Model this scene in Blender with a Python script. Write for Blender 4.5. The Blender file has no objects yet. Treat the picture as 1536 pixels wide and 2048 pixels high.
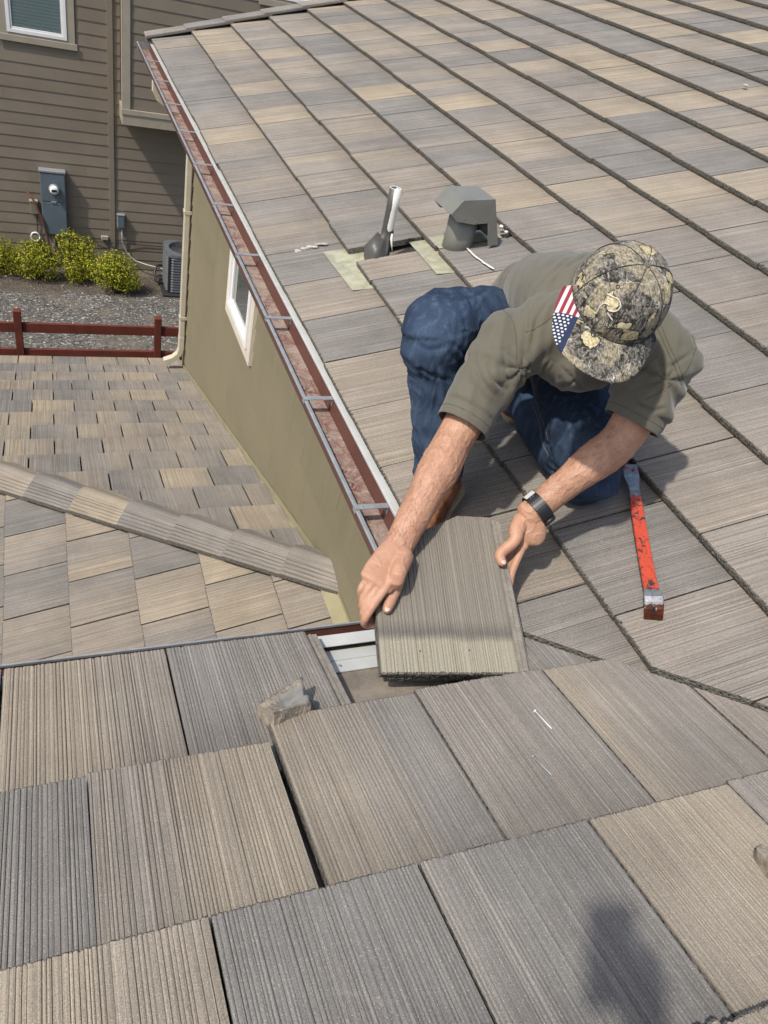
import bpy, bmesh, math, random
import numpy as np
from mathutils import Vector, Matrix, noise as mnoise

# ------------------------------------------------------------------ camera, world, sun, exposure
scene = bpy.context.scene
col = scene.collection
CAM_R = [(0.92294337, -0.32634982, 0.20413557), (-0.05955849, -0.64499163, -0.7618652), (0.3803003, 0.69100043, -0.61472765)]
CAM_C = Vector((-0.92552761, -1.15998759, 1.39985763))
CAM_F = 1525.556
cam_d = bpy.data.cameras.new("camera"); cam = bpy.data.objects.new("camera", cam_d); col.objects.link(cam)
cam_d.sensor_fit = 'VERTICAL'; cam_d.sensor_height = 24.0; cam_d.lens = CAM_F / 2048 * 24.0
cam_d.clip_start = 0.05; cam_d.clip_end = 500
_r, _d, _f = (Vector(a) for a in CAM_R)
m = Matrix((_r, -_d, -_f)).transposed().to_4x4(); m.translation = CAM_C
cam.matrix_world = m
scene.camera = cam

SUN_DIR = Vector((0.545, 0.22, -0.815)).normalized()      # the way the light travels
world = bpy.data.worlds.new("World"); scene.world = world; world.use_nodes = True
wn = world.node_tree.nodes; wl = world.node_tree.links
bg = wn.get('Background') or wn.new('ShaderNodeBackground')
sky = wn.new('ShaderNodeTexSky'); sky.sky_type = 'NISHITA'; sky.sun_disc = False
sky.sun_elevation = math.asin(-SUN_DIR.z)
sky.sun_rotation = math.atan2(-SUN_DIR.x, -SUN_DIR.y)
sky.air_density = 1.2; sky.dust_density = 3.0
wl.new(sky.outputs[0], bg.inputs[0]); bg.inputs[1].default_value = 0.145
sun_d = bpy.data.lights.new("sun", 'SUN'); sun_d.energy = 3.6; sun_d.angle = math.radians(1.6); sun_d.color = (1.0, 0.945, 0.86)
sun = bpy.data.objects.new("sun", sun_d); col.objects.link(sun)
sun.rotation_euler = SUN_DIR.to_track_quat('-Z', 'Y').to_euler()
sun.location = (-8, -4, 12)
vs = scene.view_settings
vs.view_transform = 'Standard'; vs.look = 'None'; vs.gamma = 1.0; vs.use_curve_mapping = False; vs.exposure = 0.14

# ------------------------------------------------------------------ helpers
rnd = random.Random(7)
TH = math.radians(18.2525); CT, ST = math.cos(TH), math.sin(TH); TAN = ST / CT
EXP = 0.36408; TW = 0.33

def wmat(o):
    if o.parent is None: return o.matrix_basis.copy()
    return wmat(o.parent) @ o.matrix_parent_inverse @ o.matrix_basis
def link(o, parent=None):
    col.objects.link(o)
    if parent is not None:
        o.parent = parent; o.matrix_parent_inverse = wmat(parent).inverted()
    return o
def to_pix(p):
    d = Vector(p) - CAM_C
    return Vector((768 + CAM_F * _r.dot(d) / max(_f.dot(d), 1e-6), 1024 + CAM_F * _d.dot(d) / max(_f.dot(d), 1e-6), _f.dot(d)))
def in_view(pts, margin=60):
    q = [to_pix(p) for p in pts]
    if all(a.z < .05 for a in q): return False
    return max(a.x for a in q) > -margin and min(a.x for a in q) < 1536 + margin and max(a.y for a in q) > -margin and min(a.y for a in q) < 2048 + margin
def mk(name, verts, faces, mat=None, parent=None, fm=None, smooth=False):
    me = bpy.data.meshes.new(name); me.from_pydata([tuple(v) for v in verts], [], faces); me.update()
    mats = mat if isinstance(mat, (list, tuple)) else [mat]
    for a in mats:
        if a is not None: me.materials.append(a)
    if fm is not None: me.polygons.foreach_set('material_index', fm)
    if smooth: me.polygons.foreach_set('use_smooth', [True] * len(me.polygons))
    return link(bpy.data.objects.new(name, me), parent)
def from_bm(name, bm, mat=None, parent=None, smooth=False):
    me = bpy.data.meshes.new(name); bmesh.ops.recalc_face_normals(bm, faces=bm.faces[:]); bm.to_mesh(me); bm.free()
    mats = mat if isinstance(mat, (list, tuple)) else [mat]
    for a in mats:
        if a is not None: me.materials.append(a)
    if smooth: me.polygons.foreach_set('use_smooth', [True] * len(me.polygons))
    return link(bpy.data.objects.new(name, me), parent)
def empty(name, loc=(0, 0, 0), parent=None):
    o = bpy.data.objects.new(name, None); o.location = loc; o.empty_display_size = 0.1
    return link(o, parent)
def tag(o, label=None, cat=None, group=None, kind=None):
    if label: o['label'] = label
    if cat: o['category'] = cat
    if group: o['group'] = group
    if kind: o['kind'] = kind
    return o
def bm_box(bm, lo, hi, bev=0.0):
    r = bmesh.ops.create_cube(bm, size=1.0)
    vv = r['verts']
    for v in vv:
        v.co = Vector((lo[i] + (v.co[i] + .5) * (hi[i] - lo[i]) for i in range(3)))
    if bev:
        ed = list({e for v in vv for e in v.link_edges})
        bmesh.ops.bevel(bm, geom=ed, offset=bev, segments=1, affect='EDGES', clamp_overlap=True)
def box(name, lo, hi, mat, parent=None, bev=0.0):
    bm = bmesh.new(); bm_box(bm, lo, hi, bev); return from_bm(name, bm, mat, parent)
def prism(name, poly, axis, a, b, mat, parent=None, bev=0.0):
    """polygon of 2-D points extruded along axis index from a to b"""
    bm = bmesh.new()
    def p3(p, t):
        q = [0, 0, 0]; k = [i for i in range(3) if i != axis]; q[k[0]], q[k[1]] = p; q[axis] = t; return q
    A = [bm.verts.new(p3(p, a)) for p in poly]; B = [bm.verts.new(p3(p, b)) for p in poly]
    n = len(poly)
    bm.faces.new(A); bm.faces.new(B[::-1])
    for i in range(n): bm.faces.new((A[i], B[i], B[(i + 1) % n], A[(i + 1) % n]))
    if bev: bmesh.ops.bevel(bm, geom=bm.edges[:], offset=bev, segments=1, affect='EDGES', clamp_overlap=True)
    return from_bm(name, bm, mat, parent)
def sweep(pts, radii, n=10, caps=True, up=None, flat=None):
    """tube through pts; radii: float or (rx, ry) per point; returns verts, faces"""
    pts = [Vector(p) for p in pts]; V = []; F = []
    prev = None
    for i, p in enumerate(pts):
        t = (pts[min(i + 1, len(pts) - 1)] - pts[max(i - 1, 0)]).normalized()
        if prev is None:
            a = Vector(up) if up is not None else (Vector((0, 0, 1)) if abs(t.z) < .9 else Vector((1, 0, 0)))
            s = t.cross(a).normalized()
        else:
            s = (prev - t * prev.dot(t)).normalized()
        prev = s; u = s.cross(t).normalized()
        r = radii[i] if isinstance(radii, (list, tuple)) else radii
        rx, ry = r if isinstance(r, (list, tuple)) else (r, r)
        for k in range(n):
            an = 2 * math.pi * k / n
            V.append(p + s * (rx * math.cos(an)) + u * (ry * math.sin(an)))
    for i in range(len(pts) - 1):
        for k in range(n):
            F.append((i * n + k, i * n + (k + 1) % n, (i + 1) * n + (k + 1) % n, (i + 1) * n + k))
    if caps:
        F.append(tuple(range(n))[::-1]); F.append(tuple((len(pts) - 1) * n + k for k in range(n)))
    return V, F
def tube(name, pts, radii, mat, parent=None, n=10, smooth=True):
    V, F = sweep(pts, radii, n); o = mk(name, V, F, mat, parent)
    if smooth:
        for pl in o.data.polygons:
            if len(pl.vertices) == 4: pl.use_smooth = True
    return o
def lathe(name, prof, mat, parent=None, n=24, smooth=True, loc=None, axis=None):
    """prof: (r, h) pairs round +Z, then turned to axis and moved to loc"""
    V = []; F = []
    q = Vector((0, 0, 1)).rotation_difference(Vector(axis)) if axis is not None else None
    for r, h in prof:
        for k in range(n):
            a = 2 * math.pi * k / n; p = Vector((r * math.cos(a), r * math.sin(a), h))
            if q: p = q @ p
            if loc is not None: p = p + Vector(loc)
            V.append(p)
    for i in range(len(prof) - 1):
        for k in range(n): F.append((i * n + k, i * n + (k + 1) % n, (i + 1) * n + (k + 1) % n, (i + 1) * n + k))
    F.append(tuple(range(n))[::-1]); F.append(tuple((len(prof) - 1) * n + k for k in range(n)))
    return mk(name, V, F, mat, parent, smooth=smooth)
def copy_tree(o, parent=None):
    c = o.copy(); col.objects.link(c); c.parent = parent
    for ch in list(o.children): copy_tree(ch, c)
    return c

# ------------------------------------------------------------------ materials
class NT:
    def __init__(s, name):
        s.m = bpy.data.materials.new(name); s.m.use_nodes = True; s.t = s.m.node_tree
        s.b = s.t.nodes['Principled BSDF']; s.o = s.t.nodes['Material Output']
    def n(s, typ, props=None, **inp):
        nd = s.t.nodes.new('ShaderNode' + typ)
        for k, v in (props or {}).items(): setattr(nd, k, v)
        for k, v in inp.items():
            key = int(k[1:]) if k[0] == 'i' and k[1:].isdigit() else k.replace('_', ' ')
            s.put(nd.inputs[key], v)
        return nd
    def put(s, sock, v):
        if hasattr(v, 'is_output'): s.t.links.new(v, sock)
        elif hasattr(v, 'outputs'): s.t.links.new(v.outputs[0], sock)
        else: sock.default_value = v
    def coord(s, kind='Object'): return s.n('TexCoord').outputs[kind]
    def mapping(s, vec, scale=(1, 1, 1), rot=(0, 0, 0), loc=(0, 0, 0)):
        return s.n('Mapping', Vector=vec, Scale=scale, Rotation=rot, Location=loc).outputs[0]
    def noise(s, vec, scale, detail=2.0, rough=.5, dist=0.0):
        return s.n('TexNoise', Vector=vec, Scale=scale, Detail=detail, Roughness=rough, Distortion=dist).outputs[0]
    def voro(s, vec, scale, feature='F1', out=0):
        return s.n('TexVoronoi', {'feature': feature}, Vector=vec, Scale=scale).outputs[out]
    def ramp(s, fac, stops, interp='LINEAR'):
        nd = s.n('ValToRGB', Fac=fac); cr = nd.color_ramp; cr.interpolation = interp
        while len(cr.elements) < len(stops): cr.elements.new(.5)
        for e, (p, c) in zip(cr.elements, stops):
            e.position = p; e.color = (c, c, c, 1) if isinstance(c, (int, float)) else (*c[:3], 1)
        return nd.outputs[0]
    def mix(s, fac, a, b, mode='MIX'):
        nd = s.n('Mix', {'data_type': 'RGBA', 'blend_type': mode})
        s.put(nd.inputs[0], fac)
        for i, v in ((6, a), (7, b)):
            if isinstance(v, (tuple, list)): v = (*v[:3], 1)
            elif isinstance(v, (int, float)): v = (v, v, v, 1)
            s.put(nd.inputs[i], v)
        return nd.outputs[2]
    def math(s, op, a, b=0.0, c=None, clamp=False):
        nd = s.n('Math', {'operation': op, 'use_clamp': clamp}); s.put(nd.inputs[0], a); s.put(nd.inputs[1], b)
        if c is not None: s.put(nd.inputs[2], c)
        return nd.outputs[0]
    def rng(s, v, a, b, c=0.0, d=1.0):
        return s.n('MapRange', Value=v, From_Min=a, From_Max=b, To_Min=c, To_Max=d).outputs[0]
    def bump(s, h, dist=.002, strength=1.0, normal=None):
        nd = s.n('Bump', Height=h, Distance=dist, Strength=strength)
        if normal is not None: s.put(nd.inputs['Normal'], normal)
        return nd.outputs[0]
    def end(s, color=None, rough=.8, normal=None, metal=0.0, spec=.5):
        if color is not None: s.put(s.b.inputs['Base Color'], (*color[:3], 1) if isinstance(color, (tuple, list)) else color)
        s.put(s.b.inputs['Roughness'], rough); s.put(s.b.inputs['Metallic'], metal)
        s.b.inputs['Specular IOR Level'].default_value = spec
        if normal is not None: s.put(s.b.inputs['Normal'], normal)
        return s.m

TILE_STOPS = [(0.0, (.180, .172, .160)), (.30, (.211, .197, .179)), (.5, (.243, .216, .186)), (.72, (.288, .247, .193)), (1.0, (.330, .277, .202))]
def tile_material(name, stuff=False):
    t = NT(name)
    if stuff:
        at = t.n('Attribute', {'attribute_name': 'tcol'}); colr = at.outputs['Color']; alpha = at.outputs['Alpha']
        uv = t.n('UVMap', {'uv_map': 'UVMap'}).outputs[0]; vec = uv
    else:
        oi = t.n('ObjectInfo'); colr = oi.outputs['Color']; alpha = oi.outputs['Alpha']; vec = t.coord('Object')
    sp = t.n('SeparateXYZ', Vector=vec); u, v = sp.outputs[0], sp.outputs[1]
    sc = t.n('SeparateColor', Color=colr)
    seed = t.math('MULTIPLY', alpha, 53.0)
    off = t.n('CombineXYZ', X=seed, Y=t.math('MULTIPLY', seed, 1.7), Z=seed)
    p = t.n('VectorMath', {'operation': 'ADD'}); t.put(p.inputs[0], vec); t.put(p.inputs[1], off); p = p.outputs[0]
    c1 = t.ramp(sc.outputs[0], TILE_STOPS); c2 = t.ramp(sc.outputs[1], TILE_STOPS)
    # pigment drawn along the tile as it was extruded: soft bands that run with the grooves
    band = t.noise(t.mapping(p, (14, .9, 1)), 1.0, 2.0, .5)
    f = t.math('ADD', t.math('DIVIDE', u, TW), t.math('MULTIPLY', t.math('SUBTRACT', band, .5), 1.1))
    f = t.math('SUBTRACT', f, sc.outputs[2])
    f = t.n('MapRange', {'interpolation_type': 'SMOOTHSTEP'}, Value=f, From_Min=-.34, From_Max=.34).outputs[0]
    base = t.mix(f, c1, c2)
    strk = t.noise(t.mapping(p, (95, 1.4, 1)), 1.0, 3.0, .6)
    base = t.mix(1.0, base, t.ramp(strk, [(.25, .93), (.5, 1.0), (.75, 1.06)]), 'MULTIPLY')
    strk2 = t.noise(t.mapping(p, (260, 2.2, 1)), 1.0, 1.0, .5)
    base = t.mix(1.0, base, t.ramp(strk2, [(.3, .83), (.55, 1.0), (.72, 1.24)]), 'MULTIPLY')
    pos = t.n('NewGeometry').outputs['Position']; big = t.noise(pos, 1.7, 4, .6, .4); base = t.mix(1.0, base, t.ramp(big, [(.3, .86), (.5, 1.0), (.7, 1.10)]), 'MULTIPLY')
    sm = t.noise(pos, 11, 4, .7, .8); base = t.mix(t.rng(sm, .60, .74, 0, .40), base, (.30, .275, .235))
    blot = t.noise(p, 5.0, 3.0, .6)
    base = t.mix(.6, base, t.ramp(blot, [(.3, .84), (.5, 1.0), (.7, 1.12)]), 'MULTIPLY')
    pinkn = t.noise(t.mapping(p, (9, 5, 1)), 1.0, 2.0)
    base = t.mix(t.rng(pinkn, .55, .8, 0, .30), base, t.mix(1.0, base, (1.05, .96, .95), 'MULTIPLY'))
    grain = t.n('TexNoise', Vector=p, Scale=520.0, Detail=2.0, Roughness=.7).outputs[0]
    base = t.mix(1.0, base, t.ramp(grain, [(.3, .62), (.5, 1.0), (.66, 1.32)]), 'MULTIPLY')
    vo = t.n('TexVoronoi', Vector=p, Scale=420.0)
    spk = t.math('MULTIPLY', t.math('LESS_THAN', vo.outputs['Distance'], .24), t.math('GREATER_THAN', t.n('SeparateColor', Color=vo.outputs['Color']).outputs[0], .86))
    base = t.mix(t.math('MULTIPLY', spk, .75), base, (.62, .60, .55))
    # darker towards the head end of the tile, broken by streaky noise
    head_noise = t.noise(t.mapping(p, (40, 3, 1)), 1.0, 2.0)
    head_dark = t.math('MULTIPLY', t.rng(v, .22, .36, 0, .38), head_noise, clamp=True)
    base = t.mix(head_dark, base, (.075, .070, .066))
    h = t.math('ADD', t.math('MULTIPLY', grain, .6), t.math('MULTIPLY', strk2, .8))
    nb = t.bump(h, .0012, .9)
    return t.end(base, .92, nb, spec=.25)
M = {}
M['tile'] = tile_material('roof_tile')
M['tile_far'] = tile_material('roof_tile_far', True)
def butt_mat():
    t = NT('raw_concrete_edge'); p = t.coord('Object')
    oi = t.n('ObjectInfo')
    q = t.n('VectorMath', {'operation': 'ADD'}); t.put(q.inputs[0], p); t.put(q.inputs[1], oi.outputs['Location']); q = q.outputs[0]
    a = t.noise(q, 90, 4, .7); b = t.voro(q, 140)
    c = t.ramp(a, [(.3, (.075, .070, .062)), (.55, (.150, .140, .122)), (.75, (.24, .222, .19))])
    c = t.mix(1.0, c, t.ramp(b, [(0.05, .35), (.3, 1.0)]), 'MULTIPLY')
    return t.end(c, .95, t.bump(t.math('ADD', a, b), .004, 1.0), spec=.15)
M['butt'] = butt_mat()
M['flange'] = None
def plain(name, colr, rough=.6, metal=0.0, var=.12, scale=8.0, fine=0.0, spec=.5, bump=0.0, bscale=60, orand=0.0):
    t = NT(name); p = t.coord('Object')
    a = t.noise(p, scale, 4, .6)
    c = t.mix(1.0, colr, t.ramp(a, [(.25, 1 - var), (.5, 1.0), (.75, 1 + var)]), 'MULTIPLY')
    nrm = None
    if fine:
        g = t.noise(p, 300, 2, .6); c = t.mix(1.0, c, t.ramp(g, [(.3, 1 - fine), (.7, 1 + fine)]), 'MULTIPLY')
    if bump: nrm = t.bump(t.noise(p, bscale, 3, .6), bump, 1.0)
    oi = t.n('ObjectInfo').outputs['Random']; c = t.mix(1.0, c, t.ramp(oi, [(0, 1 - orand), (1, 1 + orand)]), 'MULTIPLY') if orand else c
    r = t.rng(a, .3, .7, max(0, rough - .08), min(1, rough + .08))
    return t.end(c, r, nrm, metal, spec)
M['olive_wall'] = plain('olive_paint', (.205, .180, .115), .62, var=.05, scale=1.2, fine=.05, bump=.0006, bscale=90, orand=.03)
t = NT('olive_siding_paint'); p = t.coord('Object'); oi = t.n('ObjectInfo').outputs['Random']
a = t.noise(p, 1.3, 3, .6); d = t.noise(t.mapping(p, (14, 14, .9)), 1.0, 4, .65); g = t.noise(t.mapping(p, (90, 6, 160)), 1.0, 3, .6)
c = t.mix(1.0, (.205, .180, .115), t.ramp(a, [(.3, .94), (.7, 1.06)]), 'MULTIPLY'); c = t.mix(1.0, c, t.ramp(oi, [(0, .96), (1, 1.04)]), 'MULTIPLY')
c = t.mix(t.rng(d, .54, .76, 0, .30), c, (.135, .118, .08)); c = t.mix(t.rng(d, .44, .28, 0, .22), c, (.27, .24, .165)); c = t.mix(1.0, c, t.ramp(g, [(.3, .95), (.7, 1.05)]), 'MULTIPLY')
M['olive_wall'] = t.end(c, .6, t.bump(g, .0008, .8), spec=.4)
M['olive_flash'] = plain('olive_metal', (.30, .27, .165), .42, var=.14, scale=9, spec=.6)
M['cream'] = plain('cream_paint', (.52, .475, .375), .5, var=.06)
M['white_vinyl'] = plain('white_vinyl', (.80, .80, .79), .38, var=.03)
M['window_trim'] = plain('window_trim_paint', (.62, .57, .48), .5, var=.05)
M['brown_siding'] = plain('brown_siding_paint', (.200, .168, .128), .6, var=.08, scale=2.2, fine=.05, bump=.0008, bscale=50, orand=.06)
M['tan_trim'] = plain('tan_trim_paint', (.34, .30, .235), .55, var=.08, scale=5)
M['fence_red'] = plain('red_stain', (.125, .026, .014), .7, var=.25, scale=6, fine=.1, bump=.002, bscale=40)
M['gutter_brown'] = plain('brown_gutter_paint', (.125, .052, .040), .5, var=.2, scale=7)
M['galv'] = plain('galvanised', (.31, .325, .335), .48, .35, var=.18, scale=30)
M['drip_white'] = plain('drip_edge_white', (.47, .485, .48), .4, var=.08, scale=12)
M['deck'] = plain('roof_sheathing', (.185, .16, .13), .85, var=.5, scale=12, fine=.15, bump=.002)
M['black'] = plain('black_plastic', (.012, .012, .013), .45, var=.1)
M['glass_dark'] = plain('window_glass', (.035, .045, .05), .06, var=.05, spec=.8)
M['flange'] = plain('concrete_flange', (.215, .195, .165), .9, var=.25, scale=40, fine=.25, bump=.001, bscale=200)
M['under'] = plain('roof_underlay', (.03, .03, .03), .9, var=.2)
# ------------------------------------------------------------------ the house: roof slopes and their tiles
house = empty('house', (3.0, 1.0, -4.85))
tag(house, 'olive house whose striped concrete tile roof the man kneels on', 'house')
TT = .029                                                # tile thickness
def tile_mesh(seed, width=TW - .0050, length=.425, flange=False, rough=1.0):
    r = random.Random(seed)
    prof = [(0.0, -.0006)]; u = .0025
    while u < width - .004:
        w = r.choice((.0036, .0045, .0052, .006, .0075, .0105)); g = r.uniform(.0014, .0026); dep = r.choice((.0008, .0014, .0019, .0024, .0028)) * r.uniform(.85, 1.15)
        top = r.uniform(-.0004, .0003)
        prof += [(u, top - .0002), (u + w * .5, top + .0003), (u + w, top - .0002), (u + w + g * .5, -dep)]
        u += w + g
    while prof[-1][0] > width - .002: prof.pop()
    prof.append((width, -.0006))
    n = len(prof); V = []; F = []; fm = []
    slope = -TT / EXP; thick = .0265
    jag = [r.uniform(-.0009, .0009) for _ in prof]; low = 0.0
    chip = [max(0, r.gauss(0, .0022) - .0012) * rough for _ in prof]
    rows = []
    rows.append([(p[0], length, p[1] + slope * length) for p in prof])                       # head
    rows.append([(p[0], length * .5, p[1] + slope * length * .5) for p in prof])
    rows.append([(p[0], .004 + jag[i] + chip[i], p[1] - .0002) for i, p in enumerate(prof)])
    rows.append([(p[0], jag[i] + chip[i] * 1.4, p[1] - .0022 - chip[i]) for i, p in enumerate(prof)])
    for f_ in (.3, .62, .93):
        low = 0
        rows.append([(p[0], jag[i] * .5 + r.uniform(-.0010, .0012) * rough + (.0004 if f_ < .9 else .0018), -thick * f_) for i, p in enumerate(prof)])
    rows.append([(p[0], .004, -thick) for i, p in enumerate(prof)])
    rows.append([(p[0], length, slope * length - thick) for p in prof])
    for row in rows: V += row
    for j in range(len(rows) - 1):
        for i in range(n - 1):
            F.append((j * n + i, j * n + i + 1, (j + 1) * n + i + 1, (j + 1) * n + i)); fm.append(0 if j < 2 else 1)
    R_ = len(rows)
    F.append(tuple(j * n for j in range(R_))); fm.append(1)
    F.append(tuple(j * n + n - 1 for j in range(R_))[::-1]); fm.append(1)
    F.append(tuple((R_ - 1) * n + i for i in range(n)) + tuple(i for i in range(n - 1, -1, -1))); fm.append(1)
    if flange:                                           # the under-lock lip along the side
        b = len(V)
        fw = .030
        for uu, d in ((0.0005, -.0105), (-.010, -.0105), (-.012, -.0085), (-.016, -.0085), (-.018, -.0105), (-fw, -.0105), (-fw, -.0245), (.0005, -.0245)):
            V.append((uu, .006, d)); V.append((uu, length - .002, d + slope * length))
        k = 8
        for i in range(k):
            a, c = b + 2 * i, b + 2 * ((i + 1) % k)
            F.append((a, c, c + 1, a + 1)); fm.append(2)
        F.append(tuple(b + 2 * i for i in range(k))[::-1]); fm.append(2)
        F.append(tuple(b + 2 * i + 1 for i in range(k))); fm.append(2)
    me = bpy.data.meshes.new('roof_tile'); me.from_pydata(V, [], F)
    me.materials.append(M['tile']); me.materials.append(M['butt']); me.materials.append(M['flange'])
    me.polygons.foreach_set('material_index', fm); me.update()
    return me
TILES = [tile_mesh(100 + i) for i in range(8)]
TILE_FL = tile_mesh(300, flange=True)
def fix_normals(me):
    bm = bmesh.new(); bm.from_mesh(me); bmesh.ops.recalc_face_normals(bm, faces=bm.faces[:]); bm.to_mesh(me); bm.free()
for t_ in TILES + [TILE_FL]: fix_normals(t_)
def cut_mesh(me, mat, planes):
    """copy of a tile mesh cut by world planes (point, normal): the side the normal points to is removed"""
    bm = bmesh.new(); bm.from_mesh(me); inv = mat.inverted()
    for co, no in planes:
        lc = inv @ Vector(co); ln = (mat.to_3x3().transposed() @ Vector(no)).normalized()
        res = bmesh.ops.bisect_plane(bm, geom=bm.verts[:] + bm.edges[:] + bm.faces[:], plane_co=lc, plane_no=ln, clear_outer=True, dist=1e-6)
        ed = [e for e in res['geom_cut'] if isinstance(e, bmesh.types.BMEdge)]
        if ed:
            try:
                fr = bmesh.ops.contextual_create(bm, geom=ed, mat_nr=1)
            except Exception: pass
    if len(bm.faces) < 4: bm.free(); return None
    out = me.copy(); bm.to_mesh(out); bm.free(); out.update(); return out
def pick(rr, bias=0.0):
    base = rr.choices([.12, .26, .38, .5, .60, .72], [1.6, 3, 3, 3, 3, 1.8])[0] + rr.uniform(-.06, .06) + bias
    c2 = base + rr.choice([0, .12, -.12, .22, -.22, .32, -.32]) + rr.uniform(-.05, .05)
    cl = lambda a: max(0, min(1, a))
    return (cl(base), cl(c2), rr.uniform(.2, .8), rr.random())
far_items = {}                                          # slope -> list of (matrix, colour, planes) that show nothing
def put_tile(slope, mat, c, planes=(), me=None, jitter=True, rr=rnd, force=None):
    c = tuple(c) + (rr.uniform(.3, .7), rr.random())[len(c) - 2:] if len(c) < 4 else tuple(c)
    if jitter:
        mat = mat @ Matrix.Translation((rr.uniform(-.0012, .0012), rr.uniform(-.0050, .0050), rr.uniform(-.0004, .0012))) @ Matrix.Rotation(rr.gauss(0, .0022), 4, 'Z')
    me = me or rr.choice(TILES)
    cor = [mat @ Vector((a, b, 0)) for a in (0, TW) for b in (0, EXP)]
    need = []
    for co, no in planes:
        s_ = [(p - Vector(co)).dot(Vector(no)) for p in [mat @ Vector((a, b, z)) for a in (0, TW) for b in (0, .43) for z in (0, -.05)]]
        if min(s_) > -.006: return None
        if max(s_) > 0: need.append((co, no))
    if not (in_view(cor) if force is None else force):
        far_items.setdefault(slope.name, (slope, []))[1].append((mat, c, need)); return None
    if need:
        me = cut_mesh(me, mat, need)
        if me is None: return None
    o = bpy.data.objects.new('roof_tile', me); o.matrix_basis = mat; link(o, slope); o.color = c
    return o
def frame(u, v, w, o):
    m_ = Matrix((Vector(u), Vector(v), Vector(w))).transposed().to_4x4(); m_.translation = Vector(o); return m_
def mat_R1(i, ytop, ds=0.0, dw=0.0, e=EXP):
    s_ = i * e + ds
    return frame((0, -1, 0), (CT, 0, ST), (-ST, 0, CT), (s_ * CT - dw * ST, ytop, s_ * ST + dw * CT))
def mat_R2(k, xr, ds=0.0, dw=0.0):
    s_ = k * EXP + ds
    return frame((-1, 0, 0), (0, -CT, ST), (0, ST, CT), (xr, -s_ * CT + dw * ST, s_ * ST + dw * CT))
DK = -.070
def slab(name, poly, off, thick, plane, mat, parent):
    """roof deck: plan polygon laid on a plane z = a x + b y + c, shifted along its normal"""
    a, b, c = plane; nl = math.sqrt(1 + a * a + b * b)
    top = [(x, y, a * x + b * y + c + off * nl) for x, y in poly]; bot = [(x, y, z - thick) for x, y, z in top]
    n = len(poly); F = [tuple(range(n)), tuple(range(2 * n - 1, n - 1, -1))] + [(i, i + n, (i + 1) % n + n, (i + 1) % n) for i in range(n)]
    return mk(name, top + bot, F, mat, parent)
Y_END = 7.10; X_TOP = 15 * EXP * CT; XL = -4.0; YB = -9 * EXP * CT
roof1 = slab('roof_slope', [(.005, 0), (X_TOP, -X_TOP), (X_TOP, Y_END), (.005, Y_END)], DK, .016, (TAN, 0, 0), M['deck'], house)
roof2 = slab('roof_slope', [(0, -.005), (XL, -.005), (XL, YB), (-YB, YB)], DK, .016, (0, -TAN, 0), M['deck'], house)
VG = .006                                               # half width of the valley cut
val1 = ((VG, VG, 0), (-1, -1, 0)); val2 = ((-VG, -VG, 0), (1, 1, 0))
rake = ((0, Y_END, 0), (0, 1, 0))
# -- slope beside the man
C1 = {(0, 0): (.5, .62), (0, 1): (.55, .4), (0, 2): (.6, .66), (0, 3): (.66, .6), (0, 4): (.2, .3), (0, 5): (.55, .62), (0, 6): (.28, .22), (0, 7): (.6, .42), (0, 8): (.3, .45), (0, 9): (.62, .5),
      (1, -2): (.45, .5), (1, -1): (.5, .42), (1, 0): (.16, .22), (1, 1): (.38, .42), (1, 4): (.62, .5), (1, 5): (.25, .3), (1, 6): (.65, .6), (1, 7): (.18, .26), (1, 8): (.22, .4), (1, 9): (.45, .55), (1, 10): (.7, .5),
      (2, 0): (.52, .58), (2, 1): (.6, .5), (2, -1): (.5, .45), (2, -2): (.48, .55), (3, 1): (.42, .5), (3, 2): (.36, .32), (2, 5): (.22, .3), (2, 6): (.6, .5), (3, 0): (.4, .5), (4, 3): (.4, .5), (4, 2): (.55, .5), (2, 7): (.5, .5)}
rr1 = random.Random(21)
for i in range(0, 15):
    ph = .309 if i % 2 == 0 else .155
    if i == 0: ph = .296
    for n in range(-16, 24):
        yt = ph + n * TW
        if yt - TW > Y_END: continue
        c = C1.get((i, n)); c = (*c, rr1.uniform(.3, .7), rr1.random()) if c else pick(rr1)
        planes = [val1, rake]
        if i == 1 and n == 6: planes.append(((0, 2.005, 0), (0, 1, 0)))        # cut short beside the vent pipe
        if i == 2 and n == 5: planes.append(((0, 1.925, 0), (0, 1, 0)))        # cut beside the vent hood
        if i == 2 and n == 5: pass
        put_tile(roof1, mat_R1(i, yt), c, planes, rr=rr1)
# -- slope the photograph was taken from
rr2 = random.Random(5)
def r2(k, xr, c, ds=0.0, me=None, extra=(), dw=0.0, force=None, jitter=True):
    return put_tile(roof2, mat_R2(k, xr, ds, dw), c, [val2, *extra], me=me, rr=rr2, force=force, jitter=jitter)
r2(0, -.417, (.34, .30, .5, .21), me=TILE_FL, jitter=False); r2(0, -.747, (.55, .74, .35, .37)); r2(0, -1.077, (.3, .4, .5, .1)); r2(0, .573, (.22, .28, .5, .6))
for n in range(1, 9): r2(0, -1.077 - n * TW, pick(rr2))
r2(1, -.598, (.72, .46, .66, .44), .016); r2(1, -.928, (.20, .33, .2, .78), .016)
r2(1, -.260, (.30, .68, .52, .13), -.066); r2(1, .072, (.36, .42, .5, .9), -.070); r2(1, .402, (.40, .66, .72, .55), -.070); r2(1, .732, (.5, .5, .5, .15), -.070); r2(1, 1.062, (.5, .5, .5, .15), -.070)
for n in range(1, 9): r2(1, -.928 - n * TW, pick(rr2), .016)
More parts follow.
